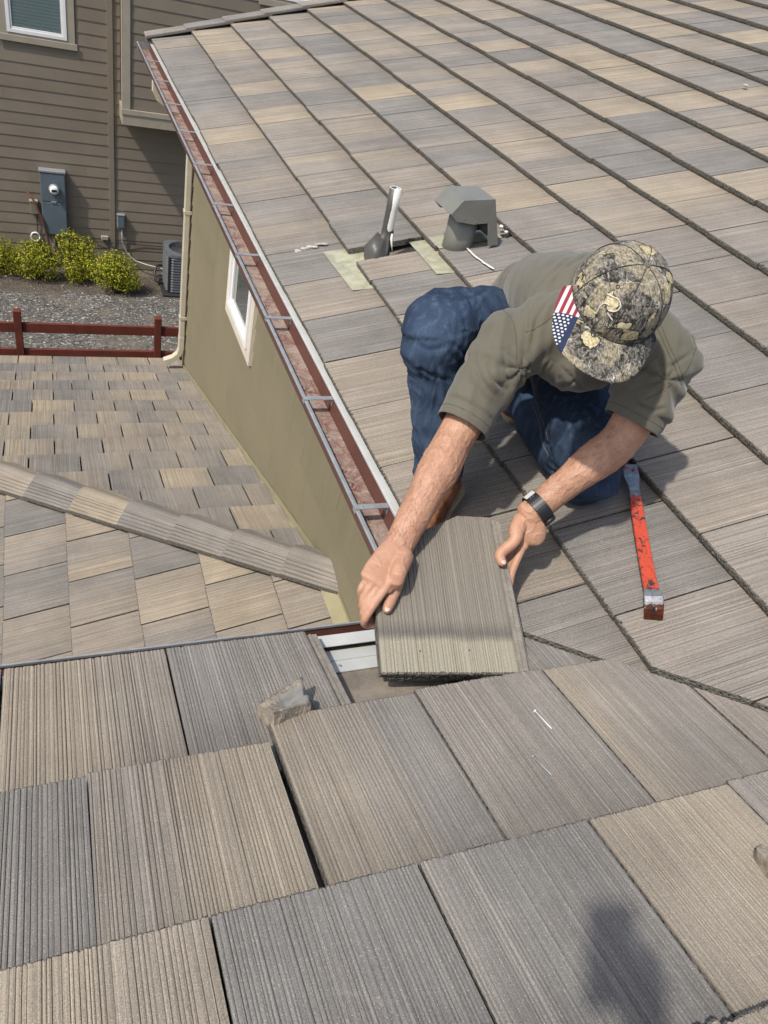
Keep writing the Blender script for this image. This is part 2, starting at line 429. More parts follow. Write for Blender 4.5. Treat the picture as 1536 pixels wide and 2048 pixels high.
r2(2, -.776, (.66, .80, .5, .31)); r2(2, -.446, (.10, .16, .5, .66)); r2(2, -.116, (.14, .40, .93, .05)); r2(2, .214, (.74, .66, .5, .83)); r2(2, .544, (.42, .4, .5, .2)); r2(2, .874, (.4, .5, .5, .2))
for n in range(1, 9): r2(2, -.776 - n * TW, pick(rr2))
for k in range(3, 10):
    for n in range(-12, 10):
        r2(k, -.163 + (k % 2 == 0) * .165 + n * TW, (.75, .68, .5, .4) if (k == 3 and n in (0, 1)) else pick(rr2))
# valley metal under the cut edges
nv = 24; V = []; F = []
for j in range(nv + 1):
    q = j / nv * 4.2
    for du, dz in ((-.20, .066), (-.03, .012), (0, .020), (.03, .012), (.20, .066)):
        x = q + du * .7071; y = -q + du * .7071
        V.append((x, y, TAN * q + abs(du) * .7071 * TAN + (0.02 if abs(du) < .01 else 0.004) - .052))
for j in range(nv):
    for i in range(4): F.append((j * 5 + i, j * 5 + i + 1, (j + 1) * 5 + i + 1, (j + 1) * 5 + i))
M['valley'] = plain('valley_metal', (.10, .10, .105), .4, .5, var=.2, scale=20)
mk('valley_flashing', V, F, M['valley'], house)

# -- the lower roof: two slopes and the hip between them
KH = 1.85; ZA = -3.136 + 6.83 * TAN; CB = ZA - TAN * KH; WX = .335; WY = -.335; LE = .3827
lowA = slab('roof_slope', [(KH - 6.83, 6.83), (WX, 6.83), (WX, KH - WX)], DK, .016, (0, -TAN, ZA), M['deck'], house)
lowB = slab('roof_slope', [(KH - 6.83, 6.83), (WX, KH - WX), (WX, WY), (KH - 6.83, WY)], DK, .016, (TAN, 0, CB), M['deck'], house)
hipA = ((0, KH + .012, 0), (-1, -1, 0)); hipB = ((0, KH - .012, 0), (1, 1, 0))
wallA = ((WX - .022, 0, 0), (1, 0, 0)); wallB = ((0, WY + .02, 0), (0, -1, 0))
rrA = random.Random(33)
phA = {0: -1.16, 1: -1.159, 3: -1.179, 5: -1.202, 7: -1.226, 9: -.9115, 10: -.763}
for r_ in range(0, 16):
    base = -1.17 - (0 if r_ % 2 else .165)
    for n in range(-10, 8):
        s_ = r_ * LE
        m_ = frame((-1, 0, 0), (0, -CT, ST), (0, ST, CT), (base + n * TW + TW, 6.83 - s_ * CT, -3.136 + s_ * ST))
        x0, y0 = base + n * TW, 6.83 - s_ * CT
        if x0 + y0 < KH - .7 or x0 > WX: continue
        put_tile(lowA, m_ @ Matrix.Diagonal((.985, 1, 1, 1)), pick(rrA, .12 if r_ < 9 else -.02), [hipA, wallA], rr=rrA)
rrB = random.Random(12)
CBt = {(3, 7): (.95, .85), (3, 6): (.5, .45), (3, 5): (.36, .4), (2, 7): (.5, .55), (2, 6): (.55, .5)}
for i in range(-9, 5):
    xb = -.955 + i * .333
    for n in range(-2, 22):
        yt = 1.90 + (0 if i % 2 else -.2) + (n - 5) * TW + .33
        z = TAN * xb + CB
        m_ = frame((0, -1, 0), (CT, 0, ST), (-ST, 0, CT), (xb, yt, z))
        if xb + yt - TW > KH or yt < WY: continue
        put_tile(lowB, m_ @ Matrix.Diagonal((.988, 1, 1, 1)), pick(rrB, .05), [hipB, wallB, wallA], rr=rrB)

# tiles that the photograph shows nothing of: one mesh a slope
for nm, (slope, items) in far_items.items():
    V = []; F = []; UV = []; COL = []
    for mat, c, need in items:
        bm = bmesh.new(); L_ = .425; sl = -TT / EXP * L_
        vs_ = [bm.verts.new(p) for p in ((0, 0, 0), (TW - .0050, 0, 0), (TW - .0050, L_, sl), (0, L_, sl), (0, .003, -.0265), (TW - .0050, .003, -.0265), (TW - .0050, L_, sl - .0255), (0, L_, sl - .0255))]
        for f_ in ((0, 1, 2, 3), (7, 6, 5, 4), (0, 4, 5, 1), (1, 5, 6, 2), (2, 6, 7, 3), (3, 7, 4, 0)): bm.faces.new([vs_[a] for a in f_])
        inv = mat.inverted()
        for co, no in need:
            bmesh.ops.bisect_plane(bm, geom=bm.verts[:] + bm.edges[:] + bm.faces[:], plane_co=inv @ Vector(co), plane_no=(mat.to_3x3().transposed() @ Vector(no)).normalized(), clear_outer=True, dist=1e-6)
        bm.verts.index_update(); b = len(V)
        for v in bm.verts: V.append(mat @ v.co); UV.append((v.co.x, v.co.y)); COL.append(c)
        for f_ in bm.faces: F.append(tuple(b + v.index for v in f_.verts))
        bm.free()
    o = mk('roof_tiles_beyond', V, F, M['tile_far'], slope)
    me = o.data; uvl = me.uv_layers.new(name='UVMap')
    lv = np.empty(len(me.loops), dtype=np.int32); me.loops.foreach_get('vertex_index', lv)
    uvl.data.foreach_set('uv', np.array(UV, dtype=np.float32)[lv].ravel())
    ca = me.color_attributes.new('tcol', 'FLOAT_COLOR', 'POINT'); ca.data.foreach_set('color', np.array(COL, dtype=np.float32).ravel())
    tag(o, kind='stuff')

# -- rake tiles along the far edge of the slope beside the man
bm = bmesh.new(); bm_box(bm, (-.02, -.02, .004), (.15, .425, .032), .006); bm_box(bm, (-.021, -.018, -.12), (.004, .424, .006), .004)
rk = bpy.data.meshes.new('rake_tile'); bm.to_mesh(rk); bm.free(); rk.materials.append(M['tile'])
for i in range(0, 15):
    o = bpy.data.objects.new('rake_tile', rk); o.matrix_basis = mat_R1(i, Y_END + .03, -.02, .004) @ Matrix.Rotation(-.03, 4, 'X'); o.color = (rr1.choice((.2, .35, .45)), .35, .5, rr1.random()); link(o, roof1)

# -- hip cap tiles
hd = Vector((-1, 1, -TAN)).normalized()                 # runs down the hip
hs = Vector((1, 1, 0)).normalized(); hn = hs.cross(hd).normalized()
if hn.z < 0: hn = -hn
def hip_mesh(seed, length=.43, cutend=False):
    r = random.Random(seed); prof = []
    def z_at(a): return .110 - .68 * (math.sqrt(a * a + .034 ** 2) - .034)
    a = -.142
    while a < -.058:
        w = r.uniform(.010, .013); prof += [(a, 0), (a + w * .5, .0012), (a + w, 0), (a + w + .002, -.010), (a + w + .005, -.010)]; a += w + .0068
    for b in np.linspace(-.055, .055, 13): prof.append((float(b), 0))
    a = .058
    while a < .130:
        w = r.uniform(.009, .013); prof += [(a + .002, -.010), (a + .005, -.010), (a + .0068, 0), (a + w * .5 + .0068, .0012), (a + w + .0068, 0)]; a += w + .0068
    n = len(prof); V = []; F = []; fm = []
    for t_, sc_, dz in ((0, .86, -.026), (length * .5, .93, -.012), (length, 1.0, 0.0)):
        for a_, d in prof: V.append((a_ * sc_, t_, z_at(a_) + d + dz))
    for t_, sc_, dz in ((length - .002, .995, -.026), (0, .855, -.052)):
        for a_, d in prof: V.append((a_ * sc_, t_, z_at(a_) + dz))
    for j in range(4):
        for i in range(n - 1): F.append((j * n + i, j * n + i + 1, (j + 1) * n + i + 1, (j + 1) * n + i)); fm.append(0 if j < 2 else 1)
    for i in range(n - 1): F.append((4 * n + i, 4 * n + i + 1, i + 1, i)); fm.append(1)
    F.append(tuple(j * n for j in range(5))); fm.append(1); F.append(tuple(j * n + n - 1 for j in range(5))); fm.append(1)
    me = bpy.data.meshes.new('hip_tile'); me.from_pydata(V, [], F); me.materials.append(M['tile']); me.materials.append(M['butt'])
    me.polygons.foreach_set('material_index', fm); me.update(); fix_normals(me); return me
HT = [hip_mesh(5), hip_mesh(6), hip_mesh(7)]
hip_top = Vector((WX - .03, KH - WX + .03, ZA - TAN * (KH - WX + .03)))
hc = [(.42, .5), (.40, .34), (.36, .30), (.30, .34), (.78, .7), (.26, .3), (.62, .66), (.4, .45), (.7, .6), (.3, .3), (.5, .5), (.4, .4), (.6, .6), (.3, .4), (.5, .5), (.4, .6)]
for j in range(16):
    st = hip_top + hd * (j * .365 - .24)
    m_ = frame(hs, hd, hs.cross(hd), st - hn * .016)
    if m_.col[2].z < 0: m_ = frame(-hs, hd, (-hs).cross(hd), st - hn * .016)
    me = HT[j % 3]
    if j == 0: me = cut_mesh(me, m_, [((WX - .012, 0, 0), (1, 0, 0))]) or me
    if st.y > 6.5: break
    o = bpy.data.objects.new('hip_tile', me); o.matrix_basis = m_; o.color = (*hc[j], .5, rnd.random()); link(o, lowA)
# ------------------------------------------------------------------ gutters, drip edge, walls and window of the house
t = NT('gutter_dust'); p = t.coord('Object')
a = t.noise(p, 9, 5, .65, 1.2); b = t.noise(p, 60, 3, .7); c3 = t.noise(p, 26, 4, .6, 2.0)
cc = t.mix(t.rng(a, .35, .62), (.15, .062, .050), (.30, .235, .195))
cc = t.mix(t.rng(c3, .52, .66), cc, (.33, .28, .235)); cc = t.mix(t.rng(b, .62, .75), cc, (.10, .055, .045)); cc = t.mix(t.rng(c3, .30, .24), cc, (.11, .035, .03))
M['gutter_dust'] = t.end(cc, .85, t.bump(b, .003, 1.0))
def gut_poly(f):  return [f(q) for q in ((-.082, -.100), (-.080, -.100), (-.066, -.196), (0.0, -.196), (0.0, -.062), (.003, -.062), (.003, -.199), (-.069, -.199))]
GY0, GY1 = .0, 7.08
g1 = empty('gutter', (0, 3, -.2), house)
def strip(name, rows, mat, parent, thick=None):
    V = [v for r_ in rows for v in r_]; k = len(rows[0]); F = []
    for j in range(len(rows) - 1):
        for i in range(k - 1): F.append((j * k + i, j * k + i + 1, (j + 1) * k + i + 1, (j + 1) * k + i))
    o = mk(name, V, F, mat, parent)
    return o
def gutter_run(root, P, a0, a1, front0, end0=False):
    """P(off, z, along): channel cross-section coordinates to world"""
    def sheet(name, pts, s0, s1, mat, th=.0025):
        bm = bmesh.new(); A = []
        n = len(pts)
        vs0 = [bm.verts.new(P(o, z, s0)) for o, z in pts]; vs1 = [bm.verts.new(P(o, z, s1)) for o, z in pts]
        for i in range(n): bm.faces.new((vs0[i], vs0[(i + 1) % n], vs1[(i + 1) % n], vs1[i]))
        bm.faces.new(vs0[::-1]); bm.faces.new(vs1); return from_bm(name, bm, mat, root)
    sheet('gutter_front', [(-.110, -.060), (-.1075, -.060), (-.094, -.118), (-.0965, -.1185)], front0, a1, M['gutter_brown'])
    sheet('gutter_floor', [(-.0935, -.113), (-.006, -.113), (-.006, -.116), (-.0935, -.116)], a0, a1, M['gutter_dust'])
    sheet('gutter_back', [(-.004, -.050), (-.001, -.050), (-.001, -.118), (-.004, -.118)], a0, a1, M['gutter_brown'])
    sheet('gutter_lip', [(-.1145, -.055), (-.1115, -.0525), (-.1025, -.0525), (-.1015, -.055), (-.1015, -.0595), (-.1145, -.0595)], front0, a1, M['galv'])
gutter_run(g1, lambda o, z, s: (o, s, z), 0.0, GY1, .110)
g2 = empty('gutter', (-2, 0, -.2), house)
gutter_run(g2, lambda o, z, s: (s, -o * .47, z), 0.0, XL, -.1085)
box('gutter_end', (-.110, GY1, -.118), (-.001, GY1 + .003, -.054), M['galv'], g1)
for yb in (.50, 1.12, 1.75, 2.40, 3.06, 3.72, 4.38, 5.04, 5.70, 6.36):
    bm = bmesh.new(); bm_box(bm, (-.1135, yb - .0115, -.0520), (-.0052, yb + .0115, -.0485), .0008); bm_box(bm, (-.1155, yb - .0115, -.068), (-.1140, yb + .0115, -.0485)); bm_box(bm, (-.0080, yb - .0115, -.078), (-.0052, yb + .0115, -.0522))
    from_bm('gutter_bracket', bm, M['galv'], g1)
    lathe('screw', [(.003, 0), (.003, .0015), (.001, .002)], M['galv'], g1, 8, loc=(-.090, yb, -.0485))
for xb in (-1.45, -2.1, -2.75, -3.4):
    bm = bmesh.new(); bm_box(bm, (xb - .0095, .0112, -.0560), (xb + .0095, .050, -.0525), .0008)
    from_bm('gutter_bracket', bm, M['galv'], g2)
# debris in the gutter
rg = random.Random(4); V = []; F = []
for k in range(420):
    y = rg.uniform(.1, 2.4) if k < 330 else rg.uniform(2.4, 7); x = -.088 + abs(rg.gauss(0, .022)); s_ = rg.uniform(.0012, .0045)
    b0 = len(V); q = [Vector((rg.uniform(-1, 1), rg.uniform(-1, 1), rg.uniform(-.4, .6))) * s_ for _ in range(5)]
    V += [Vector((min(x, -.016), y, -.1118)) + w for w in q]; F += [(b0, b0 + 1, b0 + 2), (b0, b0 + 2, b0 + 3), (b0, b0 + 3, b0 + 4), (b0 + 1, b0 + 2, b0 + 4), (b0 + 2, b0 + 3, b0 + 4)]
M['leaf_litter'] = plain('leaf_litter', (.035, .026, .018), .9, var=.5, scale=90)
tag(mk('leaf_litter', V, F, M['leaf_litter'], g1), kind='stuff')
# drip edge, fascia, soffit
prism('drip_edge', [(-.0035, -.042), (-.0020, -.0405), (.030, -.0390), (.030, -.0415), (-.0012, -.043), (-.0008, -.0495), (-.0035, -.0495)], 1, .0, Y_END - .01, M['drip_white'], house)
bm = bmesh.new()
for poly in ([(.0085, -.040), (.0070, -.0385), (-.030, -.0370), (-.030, -.0395), (.0065, -.041), (.0060, -.056), (.0085, -.056)],):
    A = [bm.verts.new((-.001, y, z)) for y, z in poly]; B = [bm.verts.new((XL, y, z)) for y, z in poly]; n = len(poly)
    bm.faces.new(A); bm.faces.new(B[::-1])
    for i in range(n): bm.faces.new((A[i], A[(i + 1) % n], B[(i + 1) % n], B[i]))
from_bm('drip_edge', bm, M['drip_white'], house)
# wide white eave flashing on the deck of the near slope, seen where the tiles are off
def on2(x, s_, w): return (x, -s_ * CT + w * ST, s_ * ST + w * CT)
def sheet2(name, x0, x1, s0, s1, w, th, mat, parent):
    V = [on2(x, s_, ww) for ww in (w, w - th) for x, s_ in ((x0, s0), (x1, s0), (x1, s1), (x0, s1))]
    return mk(name, V, [(0, 1, 2, 3), (7, 6, 5, 4), (0, 4, 5, 1), (1, 5, 6, 2), (2, 6, 7, 3), (3, 7, 4, 0)], mat, parent)
fl = sheet2('eave_flashing', -1.6, -.005, .010, .052, DK + .0075, .002, M['drip_white'], house)
fl2 = sheet2('eave_flashing', -1.6, -.02, .046, .098, DK + .0045, .002, M['drip_white'], house)
for xx, ss in ((-.375, .068), (-.345, .075), (-.20, .07)):
    q = Vector(on2(xx, ss, DK + .0050)); lathe('nail_head', [(.0045, 0), (.0045, .0012), (.002, .0018)], M['galv'], fl2, 10, loc=q, axis=(0, ST, CT))
box('fascia', (.006, .012, -.215), (.028, Y_END - .01, -.072), M['gutter_brown'], house)
box('fascia', (XL, -.028, -.215), (.004, -.006, -.072), M['gutter_brown'], house)
box('soffit', (.028, -.30, -.212), (WX - .002, Y_END - .02, -.200), M['olive_wall'], house)
box('soffit', (XL, WY + .002, -.212), (.026, -.030, -.200), M['olive_wall'], house)
Y_WALL = 6.42
def wallprism(name, poly, z0, z1, mat, parent):
    n = len(poly); V = [(x, y, z0) for x, y in poly] + [(x, y, z1) for x, y in poly]
    return mk(name, V, [tuple(range(n))[::-1], tuple(range(n, 2 * n))] + [(i, (i + 1) % n, (i + 1) % n + n, i + n) for i in range(n)], mat, parent)
wallprism('wall', [(WX, Y_WALL), (WX, WY), (XL + .3, WY), (XL + .3, YB), (X_TOP, YB), (X_TOP, Y_WALL)], -4.85, -.213, M['olive_wall'], house)
wallprism('wall', [(KH - 6.83 + .35, 6.48), (KH - 6.83 + .35, WY + .01), (WX - .02, WY + .01), (WX - .02, 6.48)], -4.85, ZA - TAN * 6.48 - .10, M['olive_wall'], house)
box('fascia', (KH - 6.83 + .02, 6.80, -3.36), (WX, 6.825, -3.215), M['cream'], house)
# lap siding on the wall under the long gutter
seams = {-.86: 1.60, -1.03: 2.23, -1.54: 2.82, -.69: 4.9, -1.88: 4.2, -1.2: 5.1, -2.05: 5.4}
z = -.18
while z > -3.3:
    zt, zb = z, z - .17
    y0s = [WY + .002, Y_WALL + .001]
    for zs, ys in seams.items():
        if abs(zs - zt) < .03: y0s = [WY + .002, ys, Y_WALL + .001]
    for a_, b_ in zip(y0s[:-1], y0s[1:]):
        g = .0015 if len(y0s) > 2 else 0
        prism('siding_board', [(WX - .0035, zt + .012), (WX - .0135, zb), (WX - .0015, zb), (WX - .0015, zt + .012)], 1, a_ + g, b_ - g, M['olive_wall'], house)
    z -= .17
box('corner_board', (WX - .020, Y_WALL + .0015, -3.3), (WX + .09, Y_WALL + .022, -.214), M['cream'], house)
# flashing where the wall meets the lower roof
def la(x, y, w): return (x, y, ZA - TAN * y + w / CT)
V = [la(WX - .030, KH - WX + .05, -.022), la(WX - .016, KH - WX + .05, -.022), la(WX - .016, 6.84, -.022), la(WX - .030, 6.84, -.022), la(WX - .016, KH - WX + .05, .030), la(WX - .016, 6.84, .030), la(WX - .0185, KH - WX + .05, .030), la(WX - .0185, 6.84, .030), la(WX - .0185, KH - WX + .05, -.018), la(WX - .0185, 6.84, -.018)]
mk('wall_flashing', V, [(0, 1, 2, 3), (1, 4, 5, 2), (4, 6, 7, 5), (6, 8, 9, 7)], M['olive_flash'], house)
def lb(x, y, w): return (x, y, TAN * x + CB + w / CT)
V = [lb(WX - .085, KH - WX + .02, .006), lb(WX - .016, KH - WX + .02, .006), lb(WX - .016, WY + .05, .006), lb(WX - .085, WY + .05, .006), lb(WX - .016, KH - WX + .02, .03), lb(WX - .016, WY + .05, .03)]
mk('wall_flashing', V, [(0, 1, 2, 3), (1, 4, 5, 2)], M['olive_flash'], house)
# window in that wall
win = empty('window', (WX, 4.0, -1.33), house)
def yzframe(name, y0, y1, z0, z1, wd, x0, x1, mat, parent, bev=.002, wb=None):
    wb = wb or wd; bm = bmesh.new()
    bm_box(bm, (x0, y0, z0), (x1, y0 + wd, z1), bev); bm_box(bm, (x0, y1 - wd, z0), (x1, y1, z1), bev)
    bm_box(bm, (x0 + .0006, y0 + wd, z0), (x1, y1 - wd, z0 + wb), bev); bm_box(bm, (x0 + .0006, y0 + wd, z1 - wd), (x1, y1 - wd, z1), bev)
    return from_bm(name, bm, mat, parent)
yzframe('window_casing', 3.55, 4.43, -1.33, -.42, .085, WX - .036, WX + .004, M['window_trim'], win)
yzframe('window_frame', 3.637, 4.343, -1.243, -.507, .045, WX - .050, WX + .004, M['white_vinyl'], win)
yzframe('window_sash', 3.683, 4.297, -1.197, -.553, .030, WX - .032, WX + .004, M['white_vinyl'], win)
t = NT('pane_reflecting'); t.b.inputs['Coat Weight'].default_value = .6
M['pane'] = t.end((.10, .115, .125), .08, spec=.8)
box('pane', (WX - .020, 3.712, -1.168), (WX - .014, 4.268, -.582), M['pane'], win)
# downspout
ds = empty('downspout', (WX - .05, 6.2, -3.0), house)
def rect_path(name, pts, hx, hy, mat, parent):
    V = []; F = []
    for i, p_ in enumerate(pts):
        p_ = Vector(p_); t_ = (Vector(pts[min(i + 1, len(pts) - 1)]) - Vector(pts[max(i - 1, 0)])).normalized()
        yv = Vector((0, 1, 0)); xv = yv.cross(t_).normalized()
        for a_, b_ in ((-1, -1), (1, -1), (1, 1), (-1, 1)): V.append(p_ + xv * a_ * hx + yv * b_ * hy)
    for i in range(len(pts) - 1):
        for k in range(4): F.append((i * 4 + k, i * 4 + (k + 1) % 4, i * 4 + 4 + (k + 1) % 4, i * 4 + 4 + k))
    F += [(3, 2, 1, 0), tuple(len(pts) * 4 - 4 + k for k in range(4))]
    o = mk(name, V, F, mat, parent); md = o.modifiers.new('bevel', 'BEVEL'); md.width = .006; md.segments = 2; return o
DY = 6.36; DX = WX - .052
zr = ZA - TAN * DY
rect_path('pipe', [(-.03, DY, -.20), (-.03, DY, -.27), (.0, DY, -.33), (DX - .04, DY, -.47), (DX, DY, -.55), (DX, DY, zr + .36)], .026, .036, M['cream'], ds)
rect_path('elbow', [(DX, DY, zr + .38), (DX, DY, zr + .24), (DX - .02, DY, zr + .17), (DX - .075, DY, zr + .115), (DX - .17, DY, zr + .075)], .028, .038, M['cream'], ds)
for zz in (-1.3, -2.4): box('strap', (DX - .031, DY - .041, zz), (WX - .014, DY + .041, zz + .03), M['cream'], ds)

# ------------------------------------------------------------------ vent pipe and vent hood
def R1p(x, y, w=0.0): return Vector((x - w * ST, y, x * TAN + w * CT))
NR1 = Vector((-ST, 0, CT)); UR1 = Vector((CT, 0, ST))
M['pipe_grey'] = plain('grey_painted_pipe', (.070, .068, .062), .5, var=.2, scale=14)
M['pvc_white'] = plain('white_pvc', (.74, .73, .68), .45, var=.06)
M['vent_grey'] = plain('grey_vent_metal', (.172, .172, .152), .45, .0, var=.14, scale=11, spec=.6)
def sheet1(name, pts, th, mat, parent, w=0.003):
    """plan outline laid on the slope beside the man; pts: (along-slope metres, y, extra height)"""
    top = [UR1 * s_ + Vector((0, y, 0)) + NR1 * (w + e_) for s_, y, e_ in pts]; bot = [v - NR1 * th for v in top]; n = len(pts)
    return mk(name, top + bot, [tuple(range(n)), tuple(range(2 * n - 1, n - 1, -1))] + [(i, i + n, (i + 1) % n + n, (i + 1) % n) for i in range(n)], mat, parent)
tt = NT('lead_flashing'); p = tt.coord('Object'); a = tt.noise(p, 14, 4, .6, 1.0); b = tt.noise(p, 40, 3, .6)
cc = tt.mix(tt.rng(a, .4, .65), (.33, .32, .225), (.47, .46, .33)); cc = tt.mix(tt.rng(b, .62, .75), cc, (.30, .28, .20))
M['lead'] = tt.end(cc, .5, tt.bump(a, .002, 1.0), .15)
vp = empty('vent_pipe', R1p(.50, 2.07, -.03))
tag(vp, 'grey plumbing vent pipe half stripped to white, in a metal boot', 'vent pipe')
pb = Vector((.485, 2.055, .150))
pipe_top = pb + Vector((-.004, .0, .285))
V, F = sweep([pb, pb + Vector((-.001, 0, .10)), pb + Vector((-.002, 0, .2)), pipe_top], .0265, 28, caps=False)
V2, F2 = sweep([pipe_top, pb + Vector((-.002, 0, .22)), pb + Vector((-.001, 0, .10))], .0235, 28, caps=False)
n0 = len(V); ring0 = 3 * 28
po = mk('pipe', V + V2, F + [tuple(i + n0 for i in f_) for f_ in F2] + [(ring0 + k, ring0 + (k + 1) % 28, n0 + (k + 1) % 28, n0 + k) for k in range(28)], M['pipe_grey'], vp, smooth=True)
tt = NT('pipe_part_painted'); p = tt.coord('Object'); sp = tt.n('SeparateXYZ', Vector=p)
ed = tt.noise(p, 28, 3, .6)
# bare plastic on the side away from the overspray
side = tt.math('ADD', tt.math('ADD', tt.math('SUBTRACT', sp.outputs[0], pb.x), tt.math('MULTIPLY', tt.math('SUBTRACT', sp.outputs[1], pb.y), -.55)), tt.math('MULTIPLY', tt.math('SUBTRACT', ed, .5), .022))
up_ = tt.math('GREATER_THAN', tt.math('ADD', sp.outputs[2], tt.math('MULTIPLY', ed, .05)), pb.z + .135)
fac = tt.math('MULTIPLY', tt.math('GREATER_THAN', side, -.003), up_)
M['pipe_two'] = tt.end(tt.mix(fac, (.072, .070, .064), (.72, .71, .66)), .5)
po.data.materials.clear(); po.data.materials.append(M['pipe_two'])
rim = lathe('pipe_rim', [(.0236, -.001), (.0236, .0012), (.0264, .0012), (.0264, -.001)], M['pvc_white'], vp, 28, loc=pipe_top)
q0 = Vector((.455, 2.055, .06))
V, F = sweep([pb + Vector((-.045, .005, -.075)), pb + Vector((-.030, .003, -.01)), pb + Vector((-.010, 0, .055)), pb + Vector((-.002, 0, .030)), pb + Vector((-.001, 0, .098))], [(.080, .030), (.060, .064), (.038, .040), (.031, .031), (.0275, .0275)], 24, caps=False)
rs = random.Random(9)
V = [v + Vector((rs.gauss(0, .0018), rs.gauss(0, .0018), rs.gauss(0, .0018))) for v in V]
mk('boot_flashing', V, F, M['pipe_grey'], vp, smooth=True)
V, F = sweep([pb + Vector((.014, -.022, .092)), pb + Vector((.012, -.030, .07)), pb + Vector((.018, -.036, .045)), pb + Vector((.024, -.040, .02))], [(.007, .004), (.010, .005), (.006, .003), (.003, .002)], 8)
mk('sealant', V, F, M['pvc_white'], vp, smooth=True)
sheet1('flashing_plate', [(s_, y_, -TT * (s_ / EXP) + (.0016 if s_ > .3 else .0065)) for s_, y_ in ((.255, 2.205), (.272, 1.79), (.36, 1.787), (.44, 1.79), (.44, 2.20), (.36, 2.203))], .0010, M['lead'], vp, 0.0)
rv = empty('roof_vent', R1p(.85, 1.93, -.03))
tag(rv, 'grey metal vent hood with slanted top on a short round collar', 'roof vent')
ZH = .0
hood = [(.712, .478), (.862, .498), (.942, .300), (.890, .292), (.858, .392), (.788, .380), (.704, .386), (.668, .414)]
YF, YK = 1.845, 2.03
def hoodpts(y): return [(x, y, z) for x, z in hood]
A = [Vector(q) for q in hoodpts(YF)]; Bk = [Vector((x - .004, YK, z - .004)) for x, z in hood]
V = A + Bk; n = 8
bm = bmesh.new(); vv = [bm.verts.new(v) for v in V]
bm.faces.new(vv[:8]); bm.faces.new(vv[8:][::-1])
for i in (0, 1, 7): bm.faces.new((vv[i], vv[i + 8], vv[(i + 1) % 8 + 8], vv[(i + 1) % 8]))
bmesh.ops.recalc_face_normals(bm, faces=bm.faces[:])
ho = from_bm('hood', bm, M['vent_grey'], rv); sd = ho.modifiers.new('solid', 'SOLIDIFY'); sd.thickness = .0025; sd.offset = -1; bv = ho.modifiers.new('bevel', 'BEVEL'); bv.width = .0015
for x, z in ((.735, .40), (.85, .47), (.853, .405), (.80, .392)): lathe('rivet', [(.0032, 0), (.0032, .001), (.0012, .002)], M['vent_grey'], rv, 8, loc=(x, YF, z), axis=(0, -1, 0))
V, F = sweep([(.785, 1.935, .20), (.785, 1.935, .30), (.783, 1.935, .395)], [.066, .064, .064], 28, caps=False)
co = mk('collar', V, F, M['vent_grey'], rv, smooth=True); sd = co.modifiers.new('solid', 'SOLIDIFY'); sd.thickness = .003
box('damper', (.775, 1.89, .385), (.845, 1.98, .389), M['galv'], rv)
sheet1('flashing_plate', [(s_, y_, -TT * (s_ / EXP - 1) + (.0016 if s_ > .7 else .0065)) for s_, y_ in ((.648, 2.095), (.648, 1.745), (.722, 1.74), (.80, 1.75), (.80, 2.12), (.722, 2.10))], .0010, M['lead'], rv, 0.0)
sheet1('flashing_plate', [(s_, y_, -TT * (s_ / EXP - 2) + .0016) for s_, y_ in ((.735, 2.06), (.735, 1.93), (1.05, 1.93), (1.05, 2.06))], .0010, M['lead'], rv, 0.0)
# sealant beads and splashes
def bead(name, pts, r, parent, mat='pvc_white', n=8, seed=1):
    rb = random.Random(seed); P = []; Rr = []
    for a_, b_ in zip(pts[:-1], pts[1:]):
        a_, b_ = Vector(a_), Vector(b_); k = max(2, int((b_ - a_).length / .012))
        for j in range(k): P.append(a_.lerp(b_, j / k) + Vector((rb.gauss(0, .0015), rb.gauss(0, .0015), 0))); Rr.append((r * rb.uniform(.75, 1.25), r * rb.uniform(.35, .6)))
    P.append(Vector(pts[-1])); Rr.append((r * .5, r * .3))
    V, F = sweep(P, Rr, n, up=(0, 0, 1)); return mk(name, V, F, M[mat], parent, smooth=True)
def slope_pt(u_, v_, w=.001):
    """point of the slope beside the man under a photograph pixel"""
    d = (_r * ((u_ - 768) / CAM_F) + _d * ((v_ - 1024) / CAM_F) + _f); k = (w - NR1.dot(CAM_C)) / NR1.dot(d); return CAM_C + d * k
bd = bead('sealant_bead', [slope_pt(935, 497), slope_pt(950, 512), slope_pt(975, 530), slope_pt(988, 538)], .0055, None, seed=3)
tag(bd, 'crooked white sealant bead on the grey tile below the vent hood', 'sealant')
M['mortar'] = plain('pale_mortar', (.42, .41, .36), .85, var=.3, scale=40, bump=.004, bscale=60)
bm = bmesh.new(); rs = random.Random(2)
for k in range(9):
    q = slope_pt(592 + k * 7.2 + rs.uniform(-2, 2), 502 - k * 2.0 + rs.uniform(-2, 2), -.012)
    r_ = bmesh.ops.create_icosphere(bm, subdivisions=2, radius=rs.uniform(.008, .017))
    for v in r_['verts']:
        v.co = Vector((v.co.x * 1.4, v.co.y * .8, v.co.z * .45)) * (1 + .3 * mnoise.noise(v.co * 60 + Vector((k, 0, 0)))) + q
tag(from_bm('mortar_smear', bm, M['mortar'], None, True), 'pale mortar smear filling the tile joint beside the vent pipe plate', 'mortar')
bm = bmesh.new()
for u_, v_ in ((1003, 453), (1013, 464)):
    q = slope_pt(u_, v_, .004); r_ = bmesh.ops.create_icosphere(bm, subdivisions=2, radius=rs.uniform(.008, .014))
    for v in r_['verts']: v.co = Vector((v.co.x, v.co.y, v.co.z * .6)) * (1 + .35 * mnoise.noise(v.co * 70 + Vector((u_, 0, 0)))) + q
tag(from_bm('sealant_blobs', bm, M['pvc_white'], None, True), 'white sealant blobs at the uphill corner of the vent hood', 'sealant')
